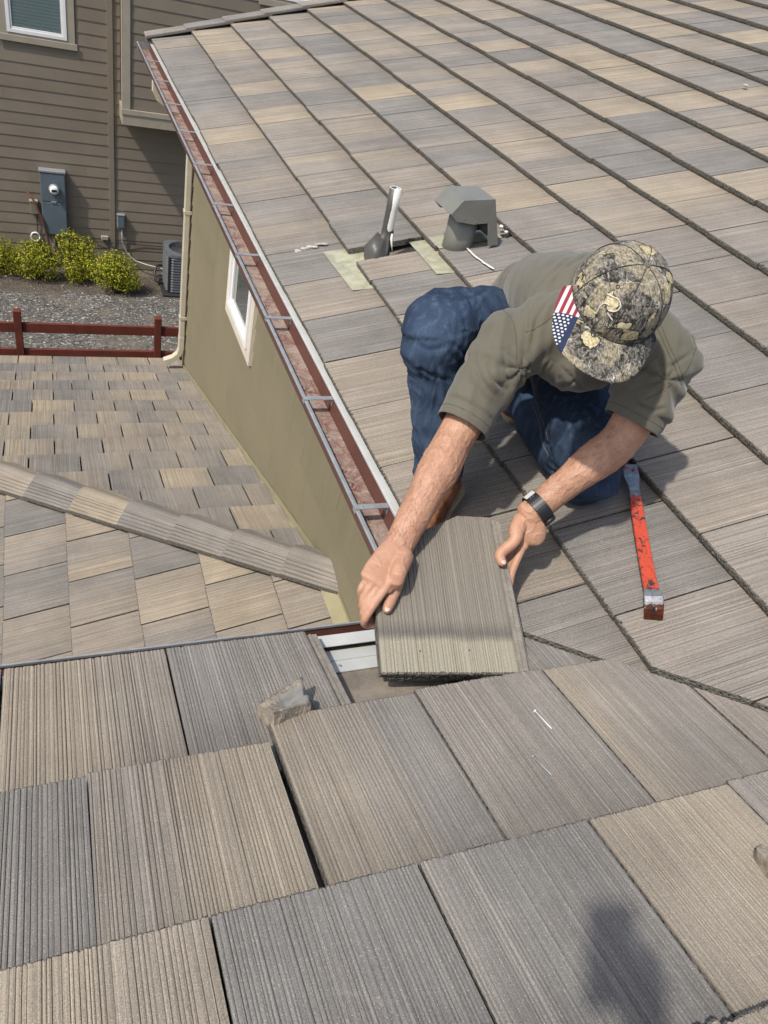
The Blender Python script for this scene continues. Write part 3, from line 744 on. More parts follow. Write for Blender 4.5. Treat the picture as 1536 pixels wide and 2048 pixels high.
# ------------------------------------------------------------------ ground, neighbour, fence, shrubs
GZ = -4.85; YN = 13.1
t = NT('gravel_ground'); p = t.coord('Object')
a = t.noise(p, 1.6, 4, .6); g = t.voro(p, 34); gc = t.n('TexVoronoi', Vector=p, Scale=34.0).outputs['Color']; s5 = t.n('SeparateColor', Color=gc).outputs[0]; fine = t.noise(p, 110, 2, .7)
cc = t.ramp(s5, [(0, (.070, .067, .062)), (.6, (.145, .138, .127)), (.9, (.23, .218, .20)), (1.0, (.48, .47, .44))])
cc = t.mix(1.0, cc, t.ramp(fine, [(.3, .6), (.7, 1.35)]), 'MULTIPLY')
soil = t.ramp(fine, [(.3, (.05, .04, .03)), (.7, (.15, .122, .095))])
sp = t.n('SeparateXYZ', Vector=p)
near = t.math('ADD', t.rng(sp.outputs[1], 11.6, 12.3), t.math('MULTIPLY', t.math('SUBTRACT', a, .5), 1.6))
cc = t.mix(t.rng(near, .35, .7, 0, .85), cc, soil)
cc = t.mix(t.rng(a, .52, .68, 0, .6), cc, (.21, .18, .14))
M['ground'] = t.end(cc, .95, t.bump(t.math('ADD', g, fine), .02, .8), spec=.2)
gn = 40; V = []; F = []
for j in range(gn + 1):
    for i in range(gn + 1):
        x = -60 + 120 * i / gn; y = -60 + 120 * j / gn; V.append((x, y, GZ - .0))
for j in range(gn):
    for i in range(gn): F.append((j * (gn + 1) + i, j * (gn + 1) + i + 1, (j + 1) * (gn + 1) + i + 1, (j + 1) * (gn + 1) + i))
tag(mk('ground', V, F, M['ground']), 'grey gravel and bark yard between the two houses', kind='structure')
rs = random.Random(8); V = []; F = []
for k in range(2600):
    x = rs.uniform(-3.2, 1.8); y = rs.uniform(9, 13.0); s_ = rs.choice((.008, .012, .016, .024)) * rs.uniform(.6, 1.2); b0 = len(V); an = rs.uniform(0, 6.3)
    for q in ((1, 0, .2), (0, 1, .3), (-1, 0, .1), (0, -1, .25), (.1, .1, .75)):
        V.append((x + s_ * (q[0] * math.cos(an) - q[1] * math.sin(an) * .7), y + s_ * (q[0] * math.sin(an) + q[1] * math.cos(an) * .7), GZ + s_ * q[2]))
    F += [(b0, b0 + 1, b0 + 4), (b0 + 1, b0 + 2, b0 + 4), (b0 + 2, b0 + 3, b0 + 4), (b0 + 3, b0, b0 + 4)]
t = NT('loose_stones'); q = t.n('NewGeometry').outputs['Random Per Island']
M['stone'] = t.end(t.ramp(q, [(0, (.06, .058, .055)), (.5, (.15, .14, .13)), (.85, (.26, .25, .23)), (1, (.55, .54, .50))]), .9)
tag(mk('loose_gravel', V, F, M['stone']), 'loose pale gravel scattered over the yard', 'gravel', kind='stuff')

nb = empty('neighbour_house', (0, YN, GZ))
tag(nb, 'brown lap-sided neighbouring house with a tan-trimmed window and jutting bay', 'house')
BX0, BYF, BZ = .235, YN - .50, -2.22
wallprism('wall', [(-9, YN), (9, YN), (9, YN + 7), (-9, YN + 7)], GZ - .1, 2.6, M['brown_siding'], nb)
wallprism('wall', [(BX0 + .01, BYF + .012), (4.6, BYF + .012), (4.6, YN - .001), (BX0 + .01, YN - .001)], BZ + .03, 2.4, M['brown_siding'], nb)
rb_ = random.Random(15)
ex = .1763
wx0, wx1, wz0, wz1 = -1.36, -.535, -1.26, .0
def siding(x0, x1, y, z0, z1, joints=True, holes=()):
    z = z0
    while z < z1:
        xs = [x0, x1]
        if joints and rb_.random() < .5: xs = [x0, rb_.uniform(max(x0, -1.8) + .2, x1 - .15), x1] if x1 - max(x0, -1.8) > .6 else xs
        for h in holes:
            if z + ex > h[2] and z < h[3]: xs = None; segs = [(x0, h[0]), (h[1], x1)]
        if xs: segs = list(zip(xs[:-1], xs[1:]))
        for a_, b_ in segs:
            prism('siding_board', [(y - .0140, z), (y - .0020, z), (y - .0020, z + ex + .014), (y - .0045, z + ex + .014)], 0, a_ + .001, b_ - .001, M['brown_siding'], nb)
        z += ex
zb0 = -1.30 - 21 * ex
siding(-4.5, .035, YN, zb0, 1.0, holes=[(wx0 - .13, wx1 + .13, wz0 - .14, wz1 + .5)])
siding(.125, 4.5, YN, zb0, BZ - .03, False)
siding(.125, BX0 - .0, YN, BZ - .03 + .02, 1.0, False)
siding(BX0 + .105, 4.5, BYF + .012, BZ + .24, 1.0, False, holes=[(2.25, 3.3, -.24, 1.5)])
box('siding_end', (-9, YN - .02, GZ), (-4.5, YN - .001, 2.0), M['brown_siding'], nb)
box('corner_board', (.036, YN - .036, GZ - .05), (.124, YN - .001, 2.0), M['brown_siding'], nb, .003)
box('corner_board', (BX0 - .001, BYF - .022, BZ + .235), (BX0 + .104, BYF + .010, 2.0), M['tan_trim'], nb, .003)
box('corner_board', (BX0 - .022, BYF - .021, BZ + .235), (BX0 - .002, BYF + .09, 2.0), M['tan_trim'], nb, .003)
box('belt_board', (BX0 - .02, BYF - .022, BZ), (4.6, BYF + .010, BZ + .155), M['tan_trim'], nb, .004)
box('belt_cap', (BX0 - .030, BYF - .034, BZ + .156), (4.6, BYF + .011, BZ + .234), M['tan_trim'], nb, .004)
box('belt_board', (BX0 - .021, BYF + .011, BZ - .001), (BX0 + .008, YN - .015, BZ + .23), M['tan_trim'], nb, .004)
box('soffit', (BX0 + .001, BYF + .001, BZ + .005), (4.6, YN - .016, BZ + .02), M['brown_siding'], nb)
def xzframe(name, x0, x1, z0, z1, wd, y0, y1, mat, parent, bev=.002):
    bm = bmesh.new()
    bm_box(bm, (x0, y0, z0), (x0 + wd, y1, z1), bev); bm_box(bm, (x1 - wd, y0, z0), (x1, y1, z1), bev)
    bm_box(bm, (x0 + wd, y0 + .0006, z0), (x1 - wd, y1, z0 + wd), bev); bm_box(bm, (x0 + wd, y0 + .0006, z1 - wd), (x1 - wd, y1, z1), bev)
    return from_bm(name, bm, mat, parent)
def nwindow(x0, x1, z0, z1, yw, casing=True):
    w = empty('window', ((x0 + x1) / 2, yw, z0), nb)
    if casing:
        xzframe('window_casing', x0 - .115, x1 + .115, z0 - .115, z1 + .115, .112, yw - .030, yw - .001, M['tan_trim'], w)
        box('window_sill', (x0 - .145, yw - .045, z0 - .118), (x1 + .145, yw - .031, z0 - .030), M['tan_trim'], w, .004)
    xzframe('window_frame', x0, x1, z0, z1, .048, yw - .040, yw - .001, M['white_vinyl'], w)
    xzframe('window_sash', x0 + .049, x1 - .049, z0 + .049, z1 - .049, .028, yw - .030, yw - .002, M['white_vinyl'], w)
    tb = NT('blind_slats'); M['blind'] = M.get('blind') or tb.end((.30, .34, .34), .5)
    z = z0 + .085
    while z < z1 - .09:
        V = [(x0 + .08, yw - .009, z), (x1 - .08, yw - .009, z), (x1 - .08, yw - .0135, z + .036), (x0 + .08, yw - .0135, z + .036)]
        box('blind_slat', (x0 + .08, yw - .012, z), (x1 - .08, yw - .009, z + .034), M['blind'], w); z += .044
    tg = M.get('npane')
    if tg is None:
        tg = NT('clear_pane'); tg.b.inputs['Transmission Weight'].default_value = .9; tg.b.inputs['IOR'].default_value = 1.3; M['npane'] = tg = tg.end((.62, .74, .75), .03)
    box('pane', (x0 + .077, yw - .020, z0 + .077), (x1 - .077, yw - .017, z1 - .077), tg, w)
nwindow(wx0, wx1, wz0, wz1, YN)
nwindow(2.36, 3.18, -.13, 1.2, BYF + .012)
# round brown exhaust grille on the bay
gv = empty('exhaust_grille', (.83, BYF, -1.43)); tag(gv, 'round brown exhaust grille with radial fins on the neighbouring bay', 'vent')
M['rust_brown'] = plain('rust_brown', (.09, .035, .018), .6, var=.2)
lathe('rim', [(.17, .0), (.17, .03), (.155, .05), (.145, .03), (.145, .0)], M['rust_brown'], gv, 28, loc=(.83, BYF + .004, -1.43), axis=(0, -1, 0))
lathe('hub', [(.05, .0), (.05, .05), (.03, .06)], M['rust_brown'], gv, 20, loc=(.83, BYF + .004, -1.43), axis=(0, -1, 0))
for k in range(20):
    an = k / 20 * 2 * math.pi; d = Vector((math.cos(an), 0, math.sin(an)))
    tube('fin', [Vector((.83, BYF - .035, -1.43)) + d * .045, Vector((.83, BYF - .03, -1.43)) + d * .15], .004, M['tan_trim'] if k % 2 else M['rust_brown'], gv, 6)

# electrical boxes on the neighbouring wall
M['meter_blue'] = plain('blue_grey_enamel', (.105, .135, .165), .45, var=.08)
mb = empty('electric_meter', (-.86, YN - .1, -4.25)); tag(mb, 'tall blue-grey meter cabinet with a round glass meter on brown siding', 'meter cabinet')
yw = YN - .016
box('cabinet', (-1.055, yw - .13, -4.235), (-.665, yw, -3.20), M['meter_blue'], mb, .006)
box('upper_door', (-1.045, yw - .142, -3.665), (-.675, yw - .131, -3.225), M['meter_blue'], mb, .003)
box('lower_door', (-1.045, yw - .140, -4.225), (-.675, yw - .131, -3.685), M['meter_blue'], mb, .003)
box('rain_cap', (-1.065, yw - .150, -3.199), (-.655, yw, -3.165), M['galv'], mb, .004)
box('latch', (-.90, yw - .152, -3.690), (-.82, yw - .143, -3.660), M['galv'], mb, .002)
lathe('meter_ring', [(.085, 0), (.085, .03), (.075, .035), (.06, .03)], M['galv'], mb, 28, loc=(-.845, yw - .142, -3.455), axis=(0, -1, 0))
lathe('meter_dial', [(.07, .0), (.07, .04), (.062, .075), (.045, .085)], M['white_vinyl'], mb, 28, loc=(-.845, yw - .15, -3.455), axis=(0, -1, 0))
box('meter_display', (-.885, yw - .243, -3.475), (-.805, yw - .236, -3.435), M['black'], mb, .002)
tube('conduit', [(-.90, yw - .06, -4.236), (-.90, yw - .06, GZ - .02)], .030, M['brown_siding'], mb)
tb_ = empty('telephone_box', (-1.2, YN - .05, -4.0)); tag(tb_, 'small brown cable box with a coiled white cable left of the meter cabinet', 'cable box')
box('cover', (-1.235, yw - .07, -3.93), (-1.115, yw, -3.72), M['brown_siding'], tb_, .006); box('lid', (-1.242, yw - .078, -3.73), (-1.108, yw, -3.70), M['tan_trim'], tb_, .004)
cp = [Vector((-1.19 + .07 * math.cos(a_ * .42), yw - .03 - .0008 * a_, -4.33 + .075 * math.sin(a_ * .42))) for a_ in range(46)]
tube('cable_coil', cp, .009, M['white_vinyl'], tb_, 6)
tube('cable', [(-1.15, yw - .02, -3.93), (-1.145, yw - .02, -4.05), (-1.15, yw - .02, -4.2), (-1.13, yw - .03, -4.3), (-1.10, yw - .02, -4.55), (-1.09, yw - .02, GZ)], .008, M['black'], tb_, 6)
st = tube('grounding_strap', [(-1.27, yw - .02, -3.58), (-1.17, yw - .09, -3.70), (-1.06, yw - .16, -3.98), (-.99, yw - .14, -4.3), (-.965, yw - .08, -4.6), (-.96, yw - .05, GZ - .02)], [(.006, .02)] * 6, M['rust_brown'])
tag(st, 'rusty strap bending down past the left side of the meter cabinet', 'strap')
dc = empty('disconnect_box', (.23, YN - .04, -4.0)); tag(dc, 'small grey disconnect box on the siding with a conduit to the condenser', 'switch box')
bx = .155
box('back_box', (bx, yw - .07, -4.06), (bx + .125, yw, -3.83), M['galv'], dc, .006); box('cover', (bx + .012, yw - .083, -4.045), (bx + .113, yw - .071, -3.85), M['meter_blue'], dc, .003)
box('lid', (bx - .006, yw - .09, -3.829), (bx + .131, yw, -3.815), M['galv'], dc, .003)
tube('conduit', [(bx + .08, yw - .04, -4.06), (bx + .085, yw - .04, -4.3), (bx + .16, yw - .06, -4.5), (bx + .30, yw - .12, -4.62), (bx + .5, yw - .25, -4.63), (bx + .75, yw - .45, -4.60), (bx + .90, yw - .62, -4.58)], .014, M['galv'], dc, 8)
vb = box('wall_vent', (-.115, yw - .05, -4.305), (.005, yw, -4.235), M['tan_trim'], None, .008); tag(vb, 'little square tan vent low on the brown siding', 'wall vent')
cb = tube('wall_cable', [(-.66, yw - .012, -4.33), (-.3, yw - .012, -4.345), (.02, yw - .045, -4.35), (.14, yw - .045, -4.34), (.6, yw - .012, -4.36), (1.6, yw - .012, -4.37)], .006, M['black'], None, 6); tag(cb, 'thin dark cable running along the foot of the brown siding', 'cable')

# air-conditioning condenser
ac = empty('condenser', (1.25, 12.2, GZ)); tag(ac, 'dark grey louvred air conditioner condenser on a pad by the siding', 'air conditioner')
M['ac_grey'] = plain('condenser_grey', (.095, .105, .115), .5, var=.12); M['ac_dark'] = plain('condenser_inside', (.02, .02, .022), .7)
ax0, ax1, ay0, ay1 = .90, 1.62, 12.06, 12.78
box('pad', (ax0 - .06, ay0 - .06, GZ - .05), (ax1 + .06, ay1 + .06, GZ + .05), M['ac_dark'], ac, .01)
box('core', (ax0 + .03, ay0 + .03, GZ + .051), (ax1 - .03, ay1 - .03, GZ + .70), M['ac_dark'], ac)
for k in range(13):
    zz = GZ + .075 + k * .049
    bm = bmesh.new(); c_ = .10
    oct_ = [(ax0 + c_, ay0), (ax1 - c_, ay0), (ax1, ay0 + c_), (ax1, ay1 - c_), (ax1 - c_, ay1), (ax0 + c_, ay1), (ax0, ay1 - c_), (ax0, ay0 + c_)]
    A = [bm.verts.new((x, y, zz)) for x, y in oct_]; mx, my = (ax0 + ax1) / 2, (ay0 + ay1) / 2
    B = [bm.verts.new((mx + (x - mx) * .95, my + (y - my) * .95, zz + .040)) for x, y in oct_]; Cc = [bm.verts.new((mx + (x - mx) * .94, my + (y - my) * .94, zz)) for x, y in oct_]
    for i in range(8):
        bm.faces.new((A[i], A[(i + 1) % 8], B[(i + 1) % 8], B[i])); bm.faces.new((Cc[i], A[i], A[(i + 1) % 8], Cc[(i + 1) % 8])[::-1])
    from_bm('louvre', bm, M['ac_grey'], ac)
bm = bmesh.new(); n = 32; rings = []
for r_, z_ in ((.37, GZ + .705), (.365, GZ + .745), (.29, GZ + .755), (.285, GZ + .70), (.27, GZ + .60)):
    ring = []
    for k in range(n):
        an = 2 * math.pi * (k + .5) / n; x_, y_ = math.cos(an), math.sin(an)
        if r_ > .3: mm = max(abs(x_), abs(y_), (abs(x_) + abs(y_)) / 1.72); x_, y_ = x_ / mm * .985, y_ / mm * .985
        ring.append(bm.verts.new((mx + x_ * r_, my + y_ * r_, z_)))
    rings.append(ring)
for a_, b_ in zip(rings[:-1], rings[1:]):
    for k in range(n): bm.faces.new((a_[k], a_[(k + 1) % n], b_[(k + 1) % n], b_[k]))
from_bm('top_cover', bm, M['ac_grey'], ac)
lathe('fan_hub', [(.07, 0), (.07, .06), (.03, .07)], M['rust_brown'], ac, 20, loc=(mx, my, GZ + .66))
for k in range(4):
    an = k * math.pi / 2 + .3; d = Vector((math.cos(an), math.sin(an), 0)); s_ = Vector((-d.y, d.x, 0))
    V = [Vector((mx, my, GZ + .68)) + d * .06 - s_ * .03, Vector((mx, my, GZ + .70)) + d * .06 + s_ * .03, Vector((mx, my, GZ + .72)) + d * .26 + s_ * .08, Vector((mx, my, GZ + .66)) + d * .26 - s_ * .08]
    o = mk('fan_blade', V, [(0, 1, 2, 3)], M['rust_brown'], ac); sd = o.modifiers.new('s', 'SOLIDIFY'); sd.thickness = .004
for k in range(7):
    r_ = .06 + k * .035; tube('fan_guard_ring', [(mx + r_ * math.cos(a_ * math.pi / 12), my + r_ * math.sin(a_ * math.pi / 12), GZ + .748) for a_ in range(25)], .003, M['ac_grey'], ac, 5)
tube('refrigerant_line', [(ax0 + .05, ay1 - .1, GZ + .3), (ax0 - .09, ay1 - .12, GZ + .3), (ax0 - .14, ay1 - .2, GZ + .22), (ax0 - .13, ay1 - .3, GZ + .08), (ax0 - .02, ay1 - .36, GZ + .06)], .022, M['black'], ac, 8)

# red rail fence
fe = empty('rail_fence', (0, 8.9, GZ)); tag(fe, 'dark red two-rail wooden fence beyond the lower roof', 'fence')
for px in (-3.15, -1.405, .365, 2.1):
    tp = -3.645 if px < 0 else -3.685
    box('post', (px - .047, 8.86, GZ - .05), (px + .047, 8.955, tp), M['fence_red'], fe, .006)
for a_, b_ in ((-4.9, -3.15), (-3.15, -1.405), (-1.405, .365), (.365, 2.1)):
    dz = rs.uniform(-.008, .008)
    for z0 in (-3.96, -4.34):
        V0 = (a_ + .048, 8.885, z0 + dz); box('rail', V0, (b_ - .048, 8.925, z0 + .14 + dz), M['fence_red'], fe, .006)

# shrubs
t = NT('yellow_green_leaf'); q = t.n('NewGeometry').outputs['Random Per Island']
lf = t.ramp(q, [(0, (.07, .105, .010)), (.35, (.20, .235, .016)), (.75, (.42, .41, .025)), (1, (.56, .50, .05))])
t.b.inputs['Transmission Weight'].default_value = 0
M['leaf'] = t.end(lf, .55, spec=.3)
tr = t.n('BsdfTranslucent', Color=lf); mxs = t.n('MixShader', Fac=.25); t.t.links.new(t.b.outputs[0], mxs.inputs[1]); t.t.links.new(tr.outputs[0], mxs.inputs[2]); t.t.links.new(mxs.outputs[0], t.o.inputs[0])
M['twig'] = plain('shrub_twig', (.06, .04, .025), .9)
def shrub(x, y, rx, ry, h, lobes, seed, label):
    r = random.Random(seed); root = empty('shrub', (x, y, GZ)); tag(root, label, 'shrub', 'yellow-green shrubs along the siding')
    V = []; F = []; T = []; TF = []
    lob = [(Vector((x + dx * rx, y + dy * ry, GZ + hz * h)), s_) for dx, dy, hz, s_ in lobes]
    for c_, s_ in lob:
        R3 = Vector((rx * s_, ry * s_, h * s_ * .62))
        for k in range(int(2300 * s_ * s_ + 300)):
            d = Vector((r.gauss(0, 1), r.gauss(0, 1), r.gauss(0, 1))).normalized()
            bumpy = 1 + .34 * mnoise.noise(d * 3.2 + c_) + .12 * mnoise.noise(d * 8 + c_)
            rad = (r.random() ** .38) * bumpy
            p_ = c_ + Vector((d.x * R3.x, d.y * R3.y, d.z * R3.z)) * rad
            if p_.z < GZ + .03: continue
            nrm = (d + Vector((r.gauss(0, .6), r.gauss(0, .6), r.gauss(.3, .6)))).normalized(); a_ = nrm.orthogonal().normalized(); a_ = (Matrix.Rotation(r.uniform(0, 6.28), 3, nrm) @ a_); b_ = nrm.cross(a_)
            L = r.uniform(.014, .026); b0 = len(V)
            V += [p_ - a_ * L, p_ + b_ * L * .45 + nrm * L * .15, p_ + a_ * L, p_ - b_ * L * .45 + nrm * L * .15]; F.append((b0, b0 + 1, b0 + 2, b0 + 3))
        for k in range(10):
            d = Vector((r.gauss(0, .6), r.gauss(0, .6), 1)).normalized(); e_ = c_ + Vector((d.x * R3.x, d.y * R3.y, d.z * R3.z)) * .85
            V2, F2 = sweep([Vector((x + r.uniform(-.06, .06), y + r.uniform(-.06, .06), GZ - .02)), (Vector((x, y, GZ)) + e_) * .5 + Vector((0, 0, -.02)), e_], [.009, .006, .003], 5)
            b0 = len(T); T += V2; TF += [tuple(i + b0 for i in f_) for f_ in F2]
    mk('foliage', V, F, M['leaf'], root); mk('stem', T, TF, M['twig'], root)
shrub(-1.78, 12.62, .40, .36, .66, [(0, 0, .52, .85), (.4, .1, .42, .55)], 1, 'yellow-green shrub left of the cabled box below the meter')
shrub(-1.19, 12.46, .41, .36, .68, [(-.25, 0, .5, .75), (.35, 0, .48, .7), (0, .1, .68, .6)], 2, 'broad yellow-green shrub in front of the meter cabinet conduit')
shrub(-.56, 12.56, .39, .36, .80, [(-.25, .3, .70, .58), (.40, .2, .62, .55), (-.1, -.45, .34, .58), (.45, -.3, .36, .45)], 3, 'tall lobed yellow-green shrub between two rounder ones')
shrub(.03, 12.10, .44, .38, .72, [(-.3, .1, .5, .7), (.25, 0, .52, .75), (.55, -.1, .36, .5), (0, .1, .66, .6)], 4, 'round yellow-green shrub standing toward the condenser')
# ------------------------------------------------------------------ loose things on the roof
def ray(u_, v_): return _r * ((u_ - 768) / CAM_F) + _d * ((v_ - 1024) / CAM_F) + _f
def at(u_, v_, t_): return CAM_C + ray(u_, v_) * t_
NR2 = Vector((0, ST, CT))
def slope2_pt(u_, v_, w=0.0):
    d = ray(u_, v_); return CAM_C + d * ((w - NR2.dot(CAM_C)) / NR2.dot(d))
# the two tiles in the man's hands
BR = Vector((.016, -.277, .083)); BL = Vector((-.310, -.215, .078)); TR = Vector((.129, .125, .212))
e1 = (BR - BL).normalized(); e2 = (TR - BR); e2 = (e2 - e1 * e2.dot(e1)).normalized(); e3 = e1.cross(e2).normalized()
# tile frame: u runs to the man's right (-e1), v from the camera edge to his side
hm = frame(-e1, e2, e3, BR + e1 * .004)
# this pair is turned head-end towards the camera: nail holes near, cut corner far
def held_mesh(seed, corner=True):
    me = tile_mesh(seed, width=.332, length=.432, flange=True)
    bm = bmesh.new(); bm.from_mesh(me)
    for v in bm.verts: v.co.z -= -TT / EXP * v.co.y                   # a tile in the hand is flat
    if corner:
        for (px, py), (nx, ny) in (((.112, .432), (.60, 1.0)), ((.22, .367), (.50, 1.0))):
            res = bmesh.ops.bisect_plane(bm, geom=bm.verts[:] + bm.edges[:] + bm.faces[:], plane_co=(px, py, 0), plane_no=Vector((nx, ny, 0)).normalized(), clear_outer=True, dist=1e-6)
            ed = [e for e in res['geom_cut'] if isinstance(e, bmesh.types.BMEdge)]
            try: bmesh.ops.contextual_create(bm, geom=ed, mat_nr=1)
            except Exception: pass
    bmesh.ops.recalc_face_normals(bm, faces=bm.faces[:]); bm.to_mesh(me); bm.free(); return me
t = NT('held_tile_face'); p = t.coord('Object'); sp = t.n('SeparateXYZ', Vector=p)
strk = t.noise(t.mapping(p, (70, 1.2, 1)), 1.0, 3, .6); st2 = t.noise(t.mapping(p, (260, 2, 1)), 1.0, 1); gr = t.noise(p, 520, 2, .7); bl = t.noise(p, 9, 3, .6)
base = t.mix(t.rng(strk, .35, .65), (.198, .181, .152), (.228, .207, .173))
head = t.math('ADD', sp.outputs[1], t.math('MULTIPLY', t.math('SUBTRACT', bl, .5), .03))
base = t.mix(t.rng(head, .098, .080), base, t.mix(t.rng(strk, .3, .6), (.262, .240, .180), (.315, .292, .232)))     # unweathered strip that lay under the course above
line = t.math('MULTIPLY', t.rng(head, .078, .10), t.rng(head, .135, .105)); base = t.mix(t.math('MULTIPLY', line, .6), base, (.10, .095, .09))
base = t.mix(1.0, base, t.ramp(st2, [(.3, .86), (.55, 1), (.72, 1.18)]), 'MULTIPLY'); base = t.mix(1.0, base, t.ramp(gr, [(.3, .66), (.5, 1), (.66, 1.3)]), 'MULTIPLY')
M['held'] = t.end(base, .92, t.bump(t.math('ADD', gr, st2), .0012, .9), spec=.25)
hme = held_mesh(501); hme.materials[0] = M['held']
h1 = bpy.data.objects.new('loose_roof_tile', hme); h1.matrix_basis = hm; link(h1); h1.color = (.45, .5, .5, .3)
tag(h1, 'grooved grey-tan roof tile with a cut corner held in both hands', 'roof tile')
hme2 = held_mesh(502); hme2.materials[0] = M['held']
h2 = bpy.data.objects.new('loose_roof_tile', hme2); h2.matrix_basis = hm @ Matrix.Translation((-.018, .004, -.0275)) @ Matrix.Rotation(-.012, 4, 'Z'); link(h2); h2.color = (.4, .45, .5, .7)
tag(h2, 'second roof tile lying under the held one, only its edge showing', 'roof tile')
for (a_, b_) in ((.115, .058), (.235, .055)):
    lathe('nail_hole', [(.0019, 0), (.0019, .0006)], M['black'], h1, 10, loc=hm @ Vector((a_, b_, .0004)), axis=e3)

# cut valley tile left in place under the held tiles, loose chips
cv = put_tile(roof2, mat_R2(0, .243), (.2, .24, .5, .6), [val2, ((-.06, 0, 0), (-1, 0, 0))], rr=rr2, force=True, jitter=False)

# broken mortar chunk with a cast metallic face
M['chunk_rough'] = plain('broken_concrete', (.22, .19, .15), .95, var=.45, scale=60, fine=.3, bump=.004, bscale=90)
M['chunk_grey'] = plain('smooth_grey_mortar', (.22, .215, .20), .88, var=.25, scale=30, bump=.003, bscale=50)
P = [slope2_pt(*q, w) for q, w in (((512, 1408), -.004), ((540, 1432), -.012), ((626, 1412), -.012), ((606, 1385), -.008))]
T = [slope2_pt(512, 1408, .014) + Vector((0.004, .0, 0)), slope2_pt(548, 1425, .030), slope2_pt(622, 1405, .020), slope2_pt(604, 1352, .040)]
mid = (T[0] + T[1] + T[2] + T[3]) / 4 - Vector((0, 0, .010))
bm = bmesh.new(); N_ = 12
def quad_pt(A, a_, b_): return A[0].lerp(A[3], a_).lerp(A[1].lerp(A[2], a_), b_)
grid = []
for j in range(N_ + 1):
    row = []
    for i in range(N_ + 1):
        a_, b_ = i / N_, j / N_; q = quad_pt(T, a_, b_); trough = math.exp(-((b_ - .55 + .25 * (a_ - .5)) / .16) ** 2) * .017 * min(1, a_ * 2.2)
        q = q + NR2 * (-trough + .004 * mnoise.noise(q * 90)); row.append(bm.verts.new(q))
    grid.append(row)
for j in range(N_):
    for i in range(N_):
        f_ = bm.faces.new((grid[j][i], grid[j][i + 1], grid[j + 1][i + 1], grid[j + 1][i])); f_.material_index = 1 if (i > 3 and .18 < j / N_ < .9) else 0; f_.smooth = True
ring = grid[0][:] + [grid[j][N_] for j in range(1, N_ + 1)] + grid[N_][::-1][1:] + [grid[j][0] for j in range(N_ - 1, 0, -1)]
low_ = []
for v in ring:
    q = v.co - NR2 * (NR2.dot(v.co) + .014); low_.append(bm.verts.new(q + Vector((mnoise.noise(q * 80) * .004, mnoise.noise(q * 70) * .004, 0))))
for i in range(len(ring)): bm.faces.new((ring[i], low_[i], low_[(i + 1) % len(ring)], ring[(i + 1) % len(ring)]))
bm.faces.new(low_)
tag(from_bm('mortar_chunk', bm, [M['chunk_rough'], M['chunk_grey']]), 'broken grey mortar chunk with a smooth trough lying on the tiles', 'mortar chunk')
M['water_stain'] = plain('wet_stain', (.06, .04, .028), .35, var=.3, scale=30)
# rusty stain patch on the bare deck (a wet mark)
q0 = Vector(on2(-.12, .22, DK + .0045)); V = [q0]; F = []
for k in range(20):
    an = k / 20 * 2 * math.pi; rr_ = 1 + .35 * mnoise.noise(Vector((math.cos(an) * 1.7, math.sin(an) * 1.7, 3)))
    V.append(Vector(on2(-.12 + .07 * rr_ * math.cos(an), .24 + .035 * rr_ * math.sin(an), DK + .003)))
mk('wet_stain', V, [(0, k + 1, (k + 1) % 20 + 1) for k in range(20)], M['water_stain'], house)
# nails
M['nail'] = plain('zinc_nail', (.80, .80, .80), .35, .3, var=.1)
M['nail_dark'] = plain('dull_nail', (.36, .39, .40), .4, .4, var=.15)
def nail(a_, b_, mat, label):
    root = empty('nail', a_); d = (b_ - a_).normalized(); tag(root, label, 'nail', 'loose nails on the tiles')
    tube('shank', [a_, a_.lerp(b_, .9), b_], [.0016, .0015, .0004], mat, root, 8)
    lathe('head', [(.0042, -.0006), (.0042, .0006), (.0016, .0014)], mat, root, 12, loc=a_, axis=d)
nail(slope2_pt(1070, 1422, -.0045), slope2_pt(1104, 1458, -.0125), M['nail'], 'shiny loose nail lying on the grey tile')
nail(slope2_pt(1066, 1513, -.0145), slope2_pt(1104, 1551, -.0220), M['nail_dark'], 'dull loose nail lying behind the shiny one')
# tile shard at the right side and a pale chip up the slope
bm = bmesh.new(); q0 = slope2_pt(1508, 1703, -.004)
pts = [slope2_pt(1508, 1706, -.001), slope2_pt(1518, 1698, -.001), slope2_pt(1560, 1716, -.001), slope2_pt(1575, 1760, -.001), slope2_pt(1545, 1752, -.001)]
A = [bm.verts.new(q + NR2 * .014) for q in pts]; B = [bm.verts.new(q - NR2 * .014) for q in pts]
bm.faces.new(A); bm.faces.new(B[::-1])
for i in range(5): bm.faces.new((A[i], B[i], B[(i + 1) % 5], A[(i + 1) % 5]))
bmesh.ops.bevel(bm, geom=bm.edges[:], offset=.002, segments=1, affect='EDGES')
tag(from_bm('tile_shard', bm, M['chunk_rough']), 'small dark shard of broken tile lying on the tan tile', 'tile shard')
q0 = slope_pt(1492, 171, .006)
bm = bmesh.new(); r_ = bmesh.ops.create_icosphere(bm, subdivisions=2, radius=.02)
for v in r_['verts']: v.co = Vector((v.co.x * .9, v.co.y * .7, v.co.z * .35)) * (1 + .25 * mnoise.noise(v.co * 60)) + q0
tag(from_bm('mortar_chip', bm, M['mortar']), 'single pale chip lying far up the slope', 'mortar chip')

